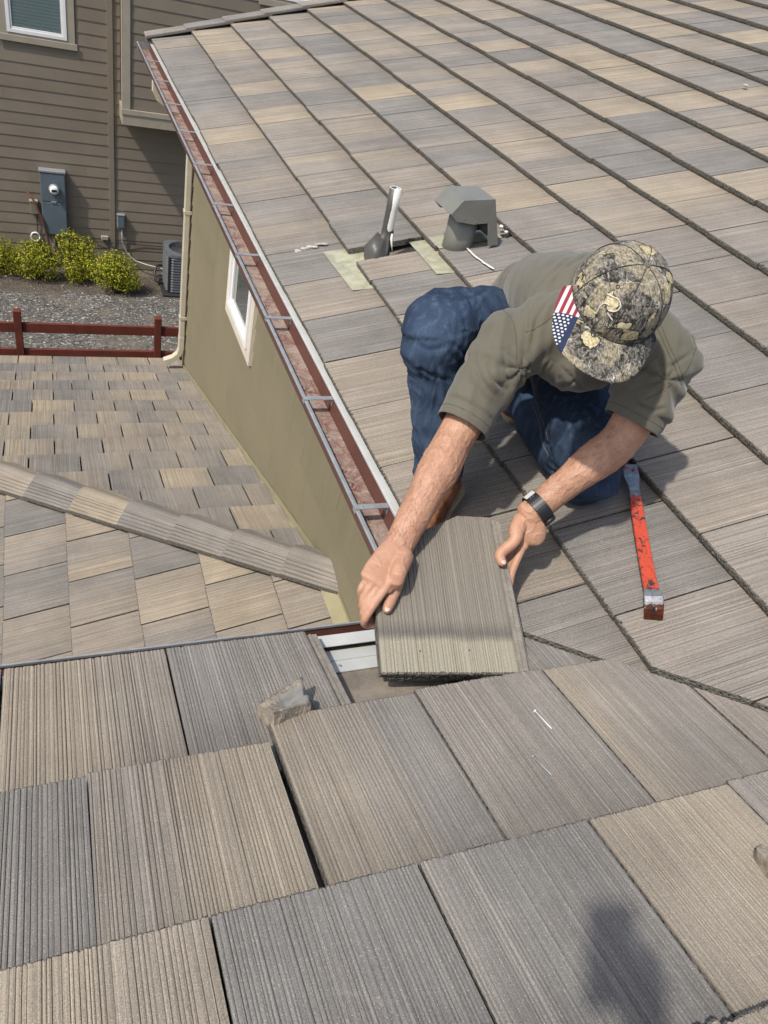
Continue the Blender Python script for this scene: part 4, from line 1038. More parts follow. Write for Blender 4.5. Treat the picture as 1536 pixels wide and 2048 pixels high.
# pry bar
M['bar_red'] = None
t = NT('worn_red_bar'); p = t.coord('Object'); sp = t.n('SeparateXYZ', Vector=p)
w1 = t.noise(p, 55, 5, .7, .6); w2 = t.noise(p, 160, 3, .7)
red = t.mix(t.rng(w2, .35, .7), (.44, .050, .024), (.54, .078, .036))
red = t.mix(t.math('GREATER_THAN', t.math('ADD', w1, t.math('MULTIPLY', w2, .30)), .715), red, (.05, .035, .03))
steel = t.mix(t.rng(w1, .4, .6), (.24, .24, .25), (.42, .42, .43)); rust = (.075, .035, .02)
vv = sp.outputs[1]
edge = t.math('MULTIPLY', t.math('SUBTRACT', w1, .5), .06)
isred = t.math('MULTIPLY', t.math('GREATER_THAN', t.math('ADD', vv, edge), .035), t.math('LESS_THAN', t.math('ADD', vv, edge), .395))
claw = t.mix(t.math('GREATER_THAN', w1, .50), steel, (.34, .05, .03))
cc = t.mix(isred, t.mix(t.math('GREATER_THAN', vv, .50), steel, claw), red); cc = t.mix(t.math('LESS_THAN', t.math('ADD', vv, edge), -.012), cc, t.mix(t.rng(w1, .4, .6), rust, (.20, .05, .028)))
M['bar_red'] = t.end(cc, t.mix(isred, .35, .5), t.bump(w2, .0006, 1.0), t.math('MULTIPLY', t.math('SUBTRACT', 1.0, isred), .7))
pa = slope_pt(1304, 1215, .004); pz = slope_pt(1258, 932, .004); bl_ = (pz - pa).length
bv_ = (pz - pa).normalized(); bu = bv_.cross(NR1).normalized(); bw = bu.cross(bv_)
# stations along the bar: v, half width, thickness centre height, half thickness, split
ST_ = [(-.034, .0235, -.014, .0016), (-.030, .0240, -.004, .0024), (-.020, .0242, .012, .0030), (-.006, .0242, .0245, .0034), (.010, .0240, .0290, .0036), (.026, .0225, .0285, .0040), (.040, .0195, .0230, .0042), (.07, .0185, .0160, .0044), (.16, .0182, .0105, .0044), (.28, .0180, .0082, .0044), (.36, .0175, .0085, .0044), (.41, .0160, .0100, .0046), (.45, .0155, .0115, .0046), (.472, .0170, .0105, .0040), (.488, .0205, .0085, .0034), (.505, .0225, .0070, .0028), (.54, .0232, .0050, .0022), (bl_ - .006, .0232, .0035, .0014), (bl_, .0232, .0030, .0008)]
sc_ = bl_ / .575
bm = bmesh.new(); rows = []
def bw_pt(v_, a_, h): return pa + bv_ * v_ + bu * a_ + bw * (h + .003)
for v_, hw, zc, ht in ST_:
    v2 = v_ * (sc_ if v_ < bl_ - .01 else 1)
    ring = []
    cham = min(ht * .8, .002)
    for a_, h in ((-hw + cham, zc - ht), (hw - cham, zc - ht), (hw, zc - ht + cham), (hw, zc + ht - cham), (hw - cham, zc + ht), (-hw + cham, zc + ht), (-hw, zc + ht - cham), (-hw, zc - ht + cham)): ring.append(bm.verts.new(bw_pt(v2, a_, h)))
    rows.append(ring)
for a_, b_ in zip(rows[:-1], rows[1:]):
    for k in range(8): bm.faces.new((a_[k], a_[(k + 1) % 8], b_[(k + 1) % 8], b_[k]))
bm.faces.new(rows[0][::-1]); bm.faces.new(rows[-1])
bar = empty('pry_bar', pa); tag(bar, 'worn red flat pry bar with bare steel ends beside the kneeling man', 'pry bar')
bo = from_bm('bar', bm, M['bar_red'], bar)
# give the bar its own coordinates along its length
mb_ = frame(bu, bv_, bw, pa); bo.data.transform(mb_.inverted()); bo.matrix_parent_inverse = wmat(bar).inverted(); bo.matrix_basis = mb_
def slot(name, v0, v1, hw, zc, mat):
    V = [bw_pt(v0, -hw * .6, zc), bw_pt(v0, hw * .6, zc), bw_pt(v1, hw, zc), bw_pt(v1, -hw, zc)]; V += [v - bw * .0022 for v in V]
    return mk(name, V, [(0, 1, 2, 3), (7, 6, 5, 4), (0, 4, 5, 1), (1, 5, 6, 2), (2, 6, 7, 3), (3, 7, 4, 0)], mat, bar)
slot('claw_slot', bl_ - .022, bl_ + .0005, .0035, .0062, M['black']); slot('nail_slot', bl_ - .085, bl_ - .052, .0045, .0088, M['black']); slot('claw_slot', -.0340, -.012, .0030, .0195, M['black'])
M['emboss'] = plain('embossed_dark_red', (.12, .014, .010), .6)
def frame_mark(v0, v1, hw, mat, name):
    for a_, b_, c_, d_ in ((v0, v1, -hw, -hw + .0012), (v0, v1, hw - .0012, hw), (v0, v0 + .0014, -hw, hw), (v1 - .0014, v1, -hw, hw)):
        z_ = .0146
        V = [bw_pt(a_, c_, z_), bw_pt(a_, d_, z_), bw_pt(b_, d_, z_), bw_pt(b_, c_, z_)]; V += [q - bw * .001 for q in V]
        mk(name, V, [(0, 1, 2, 3), (7, 6, 5, 4), (0, 4, 5, 1), (1, 5, 6, 2), (2, 6, 7, 3), (3, 7, 4, 0)], mat, bar)
frame_mark(.150, .200, .0052, M['emboss'], 'embossed_frame')
tube('embossed_ring', [bw_pt(.137 + .0055 * math.cos(k * math.pi / 8), .0075 * math.sin(k * math.pi / 8), .0150) for k in range(17)], .0008, M['emboss'], bar, 5)
# ------------------------------------------------------------------ the man
def ell(c, r, m3=None, nu=20, nv=14):
    V = []; F = []
    for j in range(nv + 1):
        b = math.pi * j / nv
        for i in range(nu):
            a_ = 2 * math.pi * i / nu; q = Vector((r[0] * math.sin(b) * math.cos(a_), r[1] * math.sin(b) * math.sin(a_), r[2] * math.cos(b)))
            V.append(Vector(c) + (m3 @ q if m3 else q))
    for j in range(nv):
        for i in range(nu): F.append((j * nu + i, (j + 1) * nu + i, (j + 1) * nu + (i + 1) % nu, j * nu + (i + 1) % nu))
    return V, F
def interp(pts, rad, n=6):
    """Catmull-Rom through joints so that limbs bend softly"""
    P = [Vector(p_) for p_ in pts]; Rr = [r if isinstance(r, tuple) else (r, r) for r in rad]; oP = []; oR = []
    for i in range(len(P) - 1):
        p0 = P[max(i - 1, 0)]; p1 = P[i]; p2 = P[i + 1]; p3 = P[min(i + 2, len(P) - 1)]
        for k in range(n):
            s_ = k / n; s2 = s_ * s_; s3 = s2 * s_
            oP.append(.5 * ((2 * p1) + (p2 - p0) * s_ + (2 * p0 - 5 * p1 + 4 * p2 - p3) * s2 + (3 * p1 - p0 - 3 * p2 + p3) * s3))
            w = s_ * s_ * (3 - 2 * s_); oR.append(tuple(Rr[i][c_] * (1 - w) + Rr[i + 1][c_] * w for c_ in (0, 1)))
    oP.append(P[-1]); oR.append(Rr[-1]); return oP, oR
def limb(pts, rad, n=16, up=None, round_end=True, k=5):
    P, Rr = interp(pts, rad, k)
    if round_end:
        for end in (0, -1):
            d = (P[end] - P[1 if end == 0 else -2]).normalized(); r = min(Rr[end]); base = P[end].copy(); rb = Rr[end]
            add = [(base + d * r * .45, tuple(x * .82 for x in rb)), (base + d * r * .75, tuple(x * .5 for x in rb)), (base + d * r * .88, tuple(x * .15 for x in rb))]
            if end == -1:
                for q in add: P.append(q[0]); Rr.append(q[1])
            else:
                for q in add: P.insert(0, q[0]); Rr.insert(0, q[1])
    return sweep(P, Rr, n, True, up)
def fuse(parts, voxel, smooth=6, fac=.5):
    V = []; F = []
    for v, f in parts:
        b = len(V); V += v; F += [tuple(i + b for i in q) for q in f]
    me = bpy.data.meshes.new('tmp'); me.from_pydata([tuple(v) for v in V], [], F); me.update(); fix_normals(me)
    o = bpy.data.objects.new('tmp', me); col.objects.link(o)
    md = o.modifiers.new('r', 'REMESH'); md.mode = 'VOXEL'; md.voxel_size = voxel
    if smooth: sm = o.modifiers.new('s', 'SMOOTH'); sm.factor = fac; sm.iterations = smooth
    dg = bpy.context.evaluated_depsgraph_get(); out = bpy.data.meshes.new_from_object(o.evaluated_get(dg)); bpy.data.objects.remove(o); bpy.data.meshes.remove(me)
    return out
def displace(me, fn):
    n = len(me.vertices); co = np.empty(n * 3); me.vertices.foreach_get('co', co); no = np.empty(n * 3); me.vertices.foreach_get('normal', no)
    co = co.reshape(-1, 3); no = no.reshape(-1, 3); h = fn(co, no); co = co + no * h[:, None]
    me.vertices.foreach_set('co', co.ravel()); me.update()
def trim(me, planes, solid=0.0):
    bm = bmesh.new(); bm.from_mesh(me)
    for co, no, sphere in planes:                      # cut only inside a sphere round the opening
        co = Vector(co); no = Vector(no).normalized()
        geom = [f for f in bm.faces if (f.calc_center_median() - co).length < sphere]
        gs = set(geom); ed = {e for f in geom for e in f.edges}; vs_ = {v for f in geom for v in f.verts}
        bmesh.ops.bisect_plane(bm, geom=list(vs_) + list(ed) + geom, plane_co=co, plane_no=no, dist=1e-6)
        kill = [f for f in bm.faces if (f.calc_center_median() - co).length < sphere and (f.calc_center_median() - co).dot(no) > 1e-5]
        bmesh.ops.delete(bm, geom=kill, context='FACES')
    bm.to_mesh(me); bm.free(); return me
def add(name, me, mat, parent, smooth=True):
    me.materials.clear()
    for m_ in (mat if isinstance(mat, list) else [mat]): me.materials.append(m_)
    if smooth: me.polygons.foreach_set('use_smooth', [True] * len(me.polygons))
    return link(bpy.data.objects.new(name, me), parent)
def vnoise(co, scale, off=0.0):
    s = np.asarray(scale) * np.ones(3); return np.array([mnoise.noise(Vector((c[0] * s[0] + off, c[1] * s[1], c[2] * s[2]))) for c in co])

J = dict(RS=at(1015, 690, 2.0), RE=at(908, 880, 1.97), RW=at(797, 1092, 1.86), LS=at(1340, 716, 1.94), LE=at(1243, 878, 1.98), LW=at(1068, 1020, 1.97),
         RK=at(872, 655, 2.03), RA=at(880, 945, 2.26), RH=at(1010, 645, 2.36), LK=at(1178, 950, 2.2), LH=at(1130, 705, 2.3), LA=Vector((.47, .67, .245)),
         P0=at(1080, 625, 2.38), P1=at(1105, 590, 2.28), P2=at(1150, 605, 2.13), P3=at(1185, 655, 2.02), NB=at(1212, 655, 1.93), HD=at(1222, 612, 1.68))
lat = (J['LS'] - J['RS']).normalized()
man = empty('person', (.35, .45, .12))
tag(man, 'man in olive t-shirt, jeans and camouflage cap kneeling and lifting a roof tile', 'person')
# --- skin
t = NT('skin'); p = t.coord('Object')
a = t.noise(p, 22, 4, .6); b = t.noise(p, 130, 3, .7); c_ = t.noise(t.mapping(p, (1, 1, 1)), 420, 2, .6)
sk = t.mix(t.rng(a, .35, .65), (.405, .218, .140), (.48, .275, .184)); sk = t.mix(t.rng(b, .55, .75, 0, .14), sk, (.38, .17, .115))
sk = t.mix(1.0, sk, t.ramp(c_, [(.35, .90), (.65, 1.08)]), 'MULTIPLY')
t.b.inputs['Subsurface Weight'].default_value = .12; t.b.inputs['Subsurface Radius'].default_value = (.010, .004, .002); t.b.inputs['Subsurface Scale'].default_value = .6
M['skin'] = t.end(sk, .5, t.bump(t.math('ADD', b, t.math('MULTIPLY', c_, .5)), .0012, .8), spec=.35)
parts = []
# arms
wr_r = J['RW']; wr_l = J['LW']
parts.append(limb([J['RS'], J['RS'].lerp(J['RE'], .5), J['RE'], J['RE'].lerp(wr_r, .28), J['RE'].lerp(wr_r, .65), wr_r, wr_r + (wr_r - J['RE']) * .06], [.062, .056, .049, .053, .042, (.0355, .029), (.038, .026)], 18, up=_f))
parts.append(limb([J['LS'], J['LS'].lerp(J['LE'], .5), J['LE'], J['LE'].lerp(wr_l, .28), J['LE'].lerp(wr_l, .65), wr_l, wr_l + (wr_l - J['LE']) * .06], [.062, .056, .050, .0525, .041, (.035, .030), (.037, .027)], 18, up=_f))
# trunk and neck inside the shirt, head
parts.append(limb([J['P0'], J['P1'], J['P2'], J['P3'], J['NB']], [(.14, .10), (.13, .095), (.14, .10), (.13, .085), (.06, .058)], 18, up=(0, .3, .95)))
parts.append(limb([J['RS'], J['P3'] + Vector((0, 0, .01)), J['LS']], [.06, .075, .06], 14))
u_c = (_r * .27 + _d * -.36 + _f * -.89).normalized(); f_c = (_r * -.42 + _d * .85 + _f * -.40); f_c = (f_c - u_c * f_c.dot(u_c)).normalized(); r_c = f_c.cross(u_c).normalized()   # r_c: his right
HD = J['HD']; hmx = Matrix((r_c, f_c, u_c)).transposed()
parts.append(ell(HD + u_c * .018 + f_c * -.004, (.077, .096, .098), hmx)); parts.append(ell(HD - u_c * .045 + f_c * .028, (.060, .068, .075), hmx))
parts.append(ell(HD - u_c * .098 + f_c * .055, (.032, .030, .026), hmx)); parts.append(limb([HD + f_c * .082 + u_c * .012, HD + f_c * .103 - u_c * .022], [.010, .015], 10))
parts.append(ell(HD + f_c * .085 - u_c * .062, (.026, .013, .012), hmx)); parts.append(ell(HD + f_c * .082 + u_c * .026, (.052, .014, .011), hmx))
parts.append(limb([J['NB'] - u_c * .02, HD - u_c * .05 - f_c * .035], [.064, .058], 16))
for s_ in (-1, 1):
    ec = HD + r_c * (.080 * s_) - f_c * .012 - u_c * .018
    parts.append(ell(ec, (.010, .020, .032), hmx)); parts.append(ell(ec + r_c * .006 * s_ - f_c * .006 + u_c * .004, (.007, .024, .030), hmx))
# hands: palm, four fingers, thumb
def hand(wr, fore, knk, across, back, widths, finger_paths, thumb):
    out = []
    k0 = knk
    out.append(limb([wr + (wr - fore) * .0, wr.lerp(k0, .35), wr.lerp(k0, .75), k0], [(.034, .025), (.041, .024), (.045, .021), (.043, .017)], 18, up=back))
    for path, r0 in finger_paths: out.append(limb(path, [r0, r0 * .98, r0 * .92, r0 * .82, r0 * .72][:len(path)], 12, k=4))
    out.append(limb(thumb, [.022, .0195, .0160, .0150, .0118], 12, k=4)); return out
# right hand: thumb on the tile, fingers hooked round its edge
def tile_pt(u_, v_, w=.0): 
    d = ray(u_, v_); k = (e3.dot(BR) + w - e3.dot(CAM_C)) / e3.dot(d); return CAM_C + d * k
edge_pt = lambda s_, w=0.0, o=0.0: BL + e2 * s_ + e3 * w - e1 * o      # s along the left edge from the camera corner, o outwards
ax_r = _r; knR = at(752, 1166, 1.775)
paths = []
for k, (off, s0, ln) in enumerate(((.030, .160, 1.0), (.009, .176, 1.06), (-.013, .194, 1.0), (-.034, .212, .86))):
    a0 = knR + ax_r * off + e2 * (-.004 * k)
    e_ = edge_pt(s0 - .035 + .006 * k, 0)
    pth = [a0 - (knR - wr_r).normalized() * .02, a0, edge_pt(s0 - .022, .012, .020 + .004 * k), edge_pt(s0 - .030, -.024, .018), edge_pt(s0 - .024, -.041, -.018 * ln)]
    paths.append((pth, .0108 if k < 3 else .0095))
thumbR = [wr_r.lerp(knR, .30) + ax_r * .030, at(795, 1152, 1.775), tile_pt(791, 1176, .017), tile_pt(781, 1200, .0145), tile_pt(774, 1219, .0125)]
parts += hand(wr_r, J['RE'], knR, ax_r, -_f, None, paths, thumbR)
# left hand: thumb along the edge, fingers under the stack
knL = at(1052, 1078, 1.985); paths = []
re_pt = lambda s_, w=0.0, o=0.0: BR + e2 * s_ + e3 * w + e1 * o
for k, (off, s0) in enumerate(((.0, .29), (.019, .31), (.036, .335), (.050, .36))):
    a0 = knL + _r * (off * .45) + _f * (off * .75)
    pth = [a0.lerp(wr_l, .25), a0, re_pt(s0, -.030 - .004 * k, .052), re_pt(s0 - .045, -.052, .040), re_pt(s0 - .060, -.072, .010)]
    paths.append((pth, .0115 if k < 3 else .010))
thumbL = [wr_l.lerp(knL, .35) - _r * .026, at(1032, 1062, 1.955), at(1029, 1082, 1.945), re_pt(.318, .010, .010), re_pt(.292, .0085, .010)]
parts += hand(wr_l, J['LE'], knL, _r, -_f, None, paths, thumbL)
me = fuse(parts, .0027, 2, .5)
def skin_fn(co, no):
    h = np.zeros(len(co))
    for A_, B_ in ((J['RE'], wr_r), (J['LE'], wr_l)):
        A = np.array(A_); B = np.array(B_); ax = (B - A) / np.linalg.norm(B - A); s_ = (co - A) @ ax; d = np.linalg.norm(co - A - np.outer(s_, ax), axis=1)
        mk_ = (d < .08) & (s_ > -.1) & (s_ < np.linalg.norm(B - A) + .08)
        idx = np.where(mk_)[0]; q = co[idx]
        n1 = np.array([mnoise.noise(Vector(c) * 11.0) for c in q]); n2 = np.array([1 - abs(mnoise.noise(Vector((c[0] * 26, c[1] * 26, c[2] * 26)))) * 2 for c in q])
        h[idx] += n1 * .0035 + np.clip(n2 - .75, 0, 1) * .006
    return h
displace(me, skin_fn)
body = add('body', me, M['skin'], man)
# nails of the thumbs
M['fingernail'] = plain('fingernail', (.66, .42, .35), .3, var=.04)
for tip, prev, up_ in ((thumbR[-1], thumbR[-2], e3), (thumbL[-1], thumbL[-2], (e3 * .8 - _f * .4 + _r * .2).normalized())):
    d = (tip - prev).normalized(); s_ = d.cross(up_).normalized(); n_ = s_.cross(d)
    V, F = ell(tip + d * .0015 + n_ * .0088, (.0066, .0085, .0022), Matrix((s_, d, n_)).transposed(), 14, 8); mk('fingernail', V, F, M['fingernail'], man, smooth=True)
def on_surface(me, pts, lift=.0008):
    from mathutils.bvhtree import BVHTree
    bm = bmesh.new(); bm.from_mesh(me); tr_ = BVHTree.FromBMesh(bm); bm.free(); out = []
    for q in pts:
        loc, nrm, _, _ = tr_.find_nearest(q)
        if loc is not None: out.append(loc + nrm * lift)
    return out
def cast(me, pix):
    from mathutils.bvhtree import BVHTree
    bm = bmesh.new(); bm.from_mesh(me); tr_ = BVHTree.FromBMesh(bm); bm.free(); out = []
    for q in pix:
        loc, nrm, _, _ = tr_.ray_cast(CAM_C, ray(*q).normalized())
        if loc is not None: out.append(loc + (nrm if nrm.dot(CAM_C - loc) > 0 else -nrm) * .0011)
    return out
def dense(pts, n=8):
    P = [Vector((*q, 0)) for q in pts]; o, _ = interp(P, [1] * len(P), n); return [(q.x, q.y) for q in o]
# --- shirt
t = NT('olive_cotton'); p = t.coord('Object')
a = t.noise(p, 6, 4, .6); b = t.noise(p, 900, 2, .5); w_ = t.noise(p, 45, 3, .6)
cl = t.mix(t.rng(a, .3, .7), (.106, .099, .075), (.124, .116, .090)); cl = t.mix(1.0, cl, t.ramp(b, [(.3, .86), (.7, 1.14)]), 'MULTIPLY')
t.b.inputs['Sheen Weight'].default_value = .25; t.b.inputs['Sheen Roughness'].default_value = .5
M['shirt'] = t.end(cl, .9, t.bump(t.math('ADD', t.math('MULTIPLY', b, .25), w_), .0015, .6), spec=.2)
slR = J['RS'].lerp(J['RE'], .86); slL = J['LS'].lerp(J['LE'], .80)
sp_ = []
sp_.append(limb([J['P0'] + Vector((.0, .03, -.02)), J['P1'], J['P2'], J['P3'], J['NB'] + Vector((0, 0, -.01))], [(.168, .125), (.165, .125), (.178, .128), (.165, .11), (.075, .07)], 24, up=(0, .3, .95)))
sp_.append(limb([J['RS'] + Vector((.02, 0, 0)), J['P3'].lerp(J['RS'], .4) + Vector((0, 0, .02)), J['P3'] + Vector((0, .0, .015)), J['P3'].lerp(J['LS'], .4) + Vector((0, 0, .02)), J['LS'] - lat * .01], [.085, .095, .10, .095, .082], 18))
dR = (J['RE'] - J['RS']).normalized(); dL = (J['LE'] - J['LS']).normalized()
sp_.append(limb([J['RS'] - dR * .01, J['RS'].lerp(J['RE'], .35), J['RS'].lerp(J['RE'], .70), slR + dR * .03], [(.086, .080), (.081, .082), (.073, .075), (.068, .068)], 20, up=_f))
sp_.append(limb([J['LS'] - dL * .01, J['LS'].lerp(J['LE'], .35), J['LS'].lerp(J['LE'], .68), slL + dL * .03], [(.084, .078), (.080, .082), (.074, .077), (.069, .070)], 20, up=_f))
# chest hanging forward under the shoulders
sp_.append(ell(J['P3'].lerp(J['P2'], .4) + Vector((-.02, -.05, -.07)), (.15, .12, .10)))
me = fuse(sp_, .0055, 8, .5)
axT = np.array((J['NB'] - J['P0']).normalized())
def shirt_fn(co, no):
    h = np.zeros(len(co))
    armR, armL = np.array(J['RS'].lerp(J['P3'], .15)) + np.array((0, -.02, -.09)), np.array(J['LS'].lerp(J['P3'], .15)) + np.array((0, -.02, -.09))
    l3 = np.array(lat)
    for pit, sg in ((armR, 1), (armL, -1)):
        d = co - pit; r = np.linalg.norm(d, axis=1) + 1e-6
        # folds that fan out from the armpit
        ux = np.array(_r); uy = np.array(_d); ang = np.arctan2(d @ uy, d @ ux)
        wob = vnoise(co, 9.0, 3.0 * sg) * .8
        f = np.sin(ang * 7 + wob * 2.6 + r * 12 * sg); f = np.sign(f) * np.abs(f) ** .8
        h += f * .0085 * np.clip(1 - r / .26, 0, 1) ** .8 * np.clip((r - .02) / .08, 0, 1)
    s_ = (co - np.array(J['P0'])) @ axT; la_ = (co - np.array(J['P0'])) @ l3
    drag = vnoise(np.stack([s_ * 3.2 + la_ * 2.0, la_ * 13, co[:, 2] * 2], 1), 1.0, 9.0); drag2 = vnoise(np.stack([s_ * 6, la_ * 26 + s_ * 7, co[:, 2] * 3], 1), 1.0, 4.0)
    h += drag * .016 + (1 - np.abs(drag2) * 2) * .0050
    for A_, d_ in ((slR, dR), (slL, dL)):              # hem of the sleeves and soft rings above it
        A = np.array(A_); dd = np.array(d_); q = (co - A) @ dd; rad = np.linalg.norm(co - A - np.outer(q, dd), axis=1); m_ = rad < .13
        h += np.where(m_ & (q > -.028) & (q < .05), .0016, 0); h += np.where(m_ & (q < -.02) & (q > -.16), np.sin(q * 70 + vnoise(co, 10.0, 1.0) * 5.0) * .0020 * np.clip((-q - .02) / .05, 0, 1), 0)
        h = np.where(m_ & (q > -.045), h * .35, h)
    return h
displace(me, shirt_fn)
def creases(me, lines, depth, width):
    n = len(me.vertices); co = np.empty(n * 3); me.vertices.foreach_get('co', co); co = co.reshape(-1, 3); no = np.empty(n * 3); me.vertices.foreach_get('normal', no); no = no.reshape(-1, 3); h = np.zeros(n)
    for ln in lines:
        amp = 1.0
        if isinstance(ln, tuple): amp, ln = ln
        q = cast(me, dense(ln, 6))
        if len(q) < 3: continue
        q = np.array([tuple(v) for v in q]); best = np.full(n, 9.0); par = np.zeros(n); m_ = len(q) - 1
        for k in range(m_):
            if np.linalg.norm(q[k + 1] - q[k]) > .08: continue
            d = q[k + 1] - q[k]; tt_ = np.clip(((co - q[k]) @ d) / (d @ d + 1e-12), 0, 1); ds = np.linalg.norm(co - q[k] - tt_[:, None] * d, axis=1); up_ = ds < best; best[up_] = ds[up_]; par[up_] = (k + tt_[up_]) / m_
        fade = np.clip(par / .15, 0, 1) * np.clip((1 - par) / .15, 0, 1) * .8 + .2
        h += amp * fade * (-depth * np.exp(-(best / width) ** 2) + depth * .75 * np.exp(-(best / (width * 2.8)) ** 2))
    co = co + no * h[:, None]; me.vertices.foreach_set('co', co.ravel()); me.update()
SH = [[(1148, 514), (1085, 567), (1058, 620), (1050, 690)], [(1110, 590), (1075, 640), (1062, 700), (1048, 755)], [(964, 644), (950, 708), (960, 753), (990, 795)], [(975, 715), (987, 758), (1012, 781)], [(1006, 700), (1010, 745), (1021, 774)], [(1005, 560), (1019, 537), (1057, 508), (1115, 484)],
      [(1222, 787), (1299, 755), (1384, 706)], [(1244, 777), (1290, 740), (1318, 690)], [(1232, 770), (1262, 735), (1280, 712)], [(1125, 735), (1160, 770), (1190, 796)], [(1100, 720), (1070, 755), (1045, 775)], [(1150, 760), (1100, 775), (1060, 780)], [(1262, 800), (1300, 820), (1330, 815)], [(1345, 600), (1372, 650), (1388, 700)], [(1130, 500), (1185, 500), (1130, 540)]]
creases(me, SH, .0095, .0060)
trim(me, [(slR, dR, .13), (slL, dL, .13), (J['P0'] + Vector((0, .06, -.05)), (J['P0'] - J['P1']) + Vector((0, .05, 0)), .25)])
so = add('t_shirt', me, M['shirt'], man); sd = so.modifiers.new('s', 'SOLIDIFY'); sd.thickness = .0028; sd.offset = 0
# seams
M['seam'] = plain('olive_stitching', (.085, .076, .05), .9)
for sname, pix in (('shoulder_seam', [(985, 608), (1010, 625), (1028, 652), (1033, 700), (1035, 760)]), ('shoulder_seam', [(1105, 632), (1075, 655), (1050, 665)]), ('shoulder_seam', [(1312, 650), (1330, 690), (1350, 735), (1362, 770)]), ('shoulder_seam', [(1320, 648), (1338, 690), (1358, 734), (1366, 760)]), ('shoulder_seam', [(1396, 680), (1375, 735), (1340, 770), (1290, 800)])):
    q = cast(me, dense(pix))
    if len(q) > 3: tube(sname, q, .0016, M['seam'], man, 6)
# stitched hems of the sleeves
for A_, d_ in ((slR, dR), (slL, dL)):
    o1 = d_.orthogonal().normalized(); o2 = d_.cross(o1); ring = [A_ - d_ * .022 + (o1 * math.cos(k * math.pi / 20) + o2 * math.sin(k * math.pi / 20)) * .074 for k in range(41)]
    q = on_surface(me, ring, .0012); tube('hem_stitching', q, .0011, M['seam'], man, 5)
# collar ring
cr = []
for k in range(17):
    an = k / 16 * 2 * math.pi; cr.append(J['NB'] - u_c * .012 + r_c * (.074 * math.cos(an)) + f_c * (.072 * math.sin(an)))
q = on_surface(me, cr, .002); tube('collar', q, .007, M['shirt'], man, 8)
# --- jeans
t = NT('blue_denim'); p = t.coord('Object')
a = t.noise(p, 4.5, 3, .55); tw = t.n('TexWave', {'wave_type': 'BANDS', 'bands_direction': 'DIAGONAL'}, Vector=p, Scale=260.0, Distortion=1.5, Detail=1.0).outputs[0]; b = t.noise(p, 500, 2, .6); st_ = t.noise(t.mapping(p, (60, 60, 5)), 1.0, 3, .6)
dn = t.mix(t.rng(a, .36, .66), (.017, .030, .058), (.052, .084, .142)); dn = t.mix(t.rng(st_, .5, .75, 0, .35), dn, (.12, .165, .23)); dn = t.mix(1.0, dn, t.ramp(b, [(.3, .7), (.7, 1.35)]), 'MULTIPLY')
M['denim'] = t.end(dn, .85, t.bump(t.math('ADD', tw, b), .0008, .5), spec=.2)
jp = []
jp.append(limb([J['RH'], J['RH'].lerp(J['RK'], .5), J['RK'], J['RK'].lerp(J['RA'], .33), J['RK'].lerp(J['RA'], .7), J['RA'] + Vector((0, .01, -.02))], [.112, .100, .088, .080, .074, .070], 20))
jp.append(limb([J['LH'], J['LH'].lerp(J['LK'], .5), J['LK'], J['LK'].lerp(J['LA'], .4) + Vector((0, 0, -.012)), J['LA'] + Vector((0, -.04, 0))], [.115, .105, .092, .080, .068], 20))
jp.append(ell(J['P0'] + Vector((0, .0, -.03)), (.165, .145, .13))); jp.append(limb([J['RH'], J['LH']], [.118, .118], 18)); jp.append(ell(J['P0'].lerp(J['P1'], .5), (.15, .12, .11)))
me = fuse(jp, .0055, 5, .5)
def jean_fn(co, no):
    h = np.zeros(len(co))
    for K_, A_, B_ in ((J['RK'], J['RH'], J['RA']), (J['LK'], J['LH'], J['LA'])):
        K = np.array(K_)
        for E_, amp in ((A_, .006), (B_, .0065)):
            ax = np.array(E_) - K; L = np.linalg.norm(ax); ax /= L; s_ = (co - K) @ ax; d = np.linalg.norm(co - K - np.outer(s_, ax), axis=1)
            m_ = (s_ > 0) & (s_ < L) & (d < .14); wob = vnoise(co, 8.0, 2.0) * 3
            rings = np.sin(s_ * 62 + wob + (co @ np.array(_r)) * 14); h += np.where(m_, rings * amp * (.35 + .65 * np.exp(-(s_ / .10) ** 2) + .5 * np.exp(-((L - s_) / .10) ** 2)) * .75, 0)
    w3 = vnoise(co, (9, 9, 9), 5.0); cr_ = 1 - 2 * np.abs(vnoise(np.stack([co[:, 0] * 13 + w3 * 1.5, co[:, 1] * 13, co[:, 2] * 22 + w3 * 2], 1), 1.0, 8.0)); h += w3 * .006 + np.clip(cr_, 0, 1) ** 3 * .0035
    return h
displace(me, jean_fn)
creases(me, [[(902, 685), (918, 698), (932, 712)], [(898, 703), (912, 718), (925, 735)], [(843, 719), (847, 799), (841, 860)], [(866, 700), (876, 760), (868, 840)], [(835, 690), (860, 700), (890, 692)], [(832, 735), (855, 742), (885, 760)], [(890, 760), (895, 820), (880, 880)], [(980, 575), (960, 590), (935, 600)], [(1105, 820), (1098, 870), (1110, 930)], [(1140, 830), (1150, 880), (1130, 930)], [(1070, 790), (1100, 800), (1150, 800)], [(1090, 930), (1130, 950), (1165, 945)]], .0075, .007)
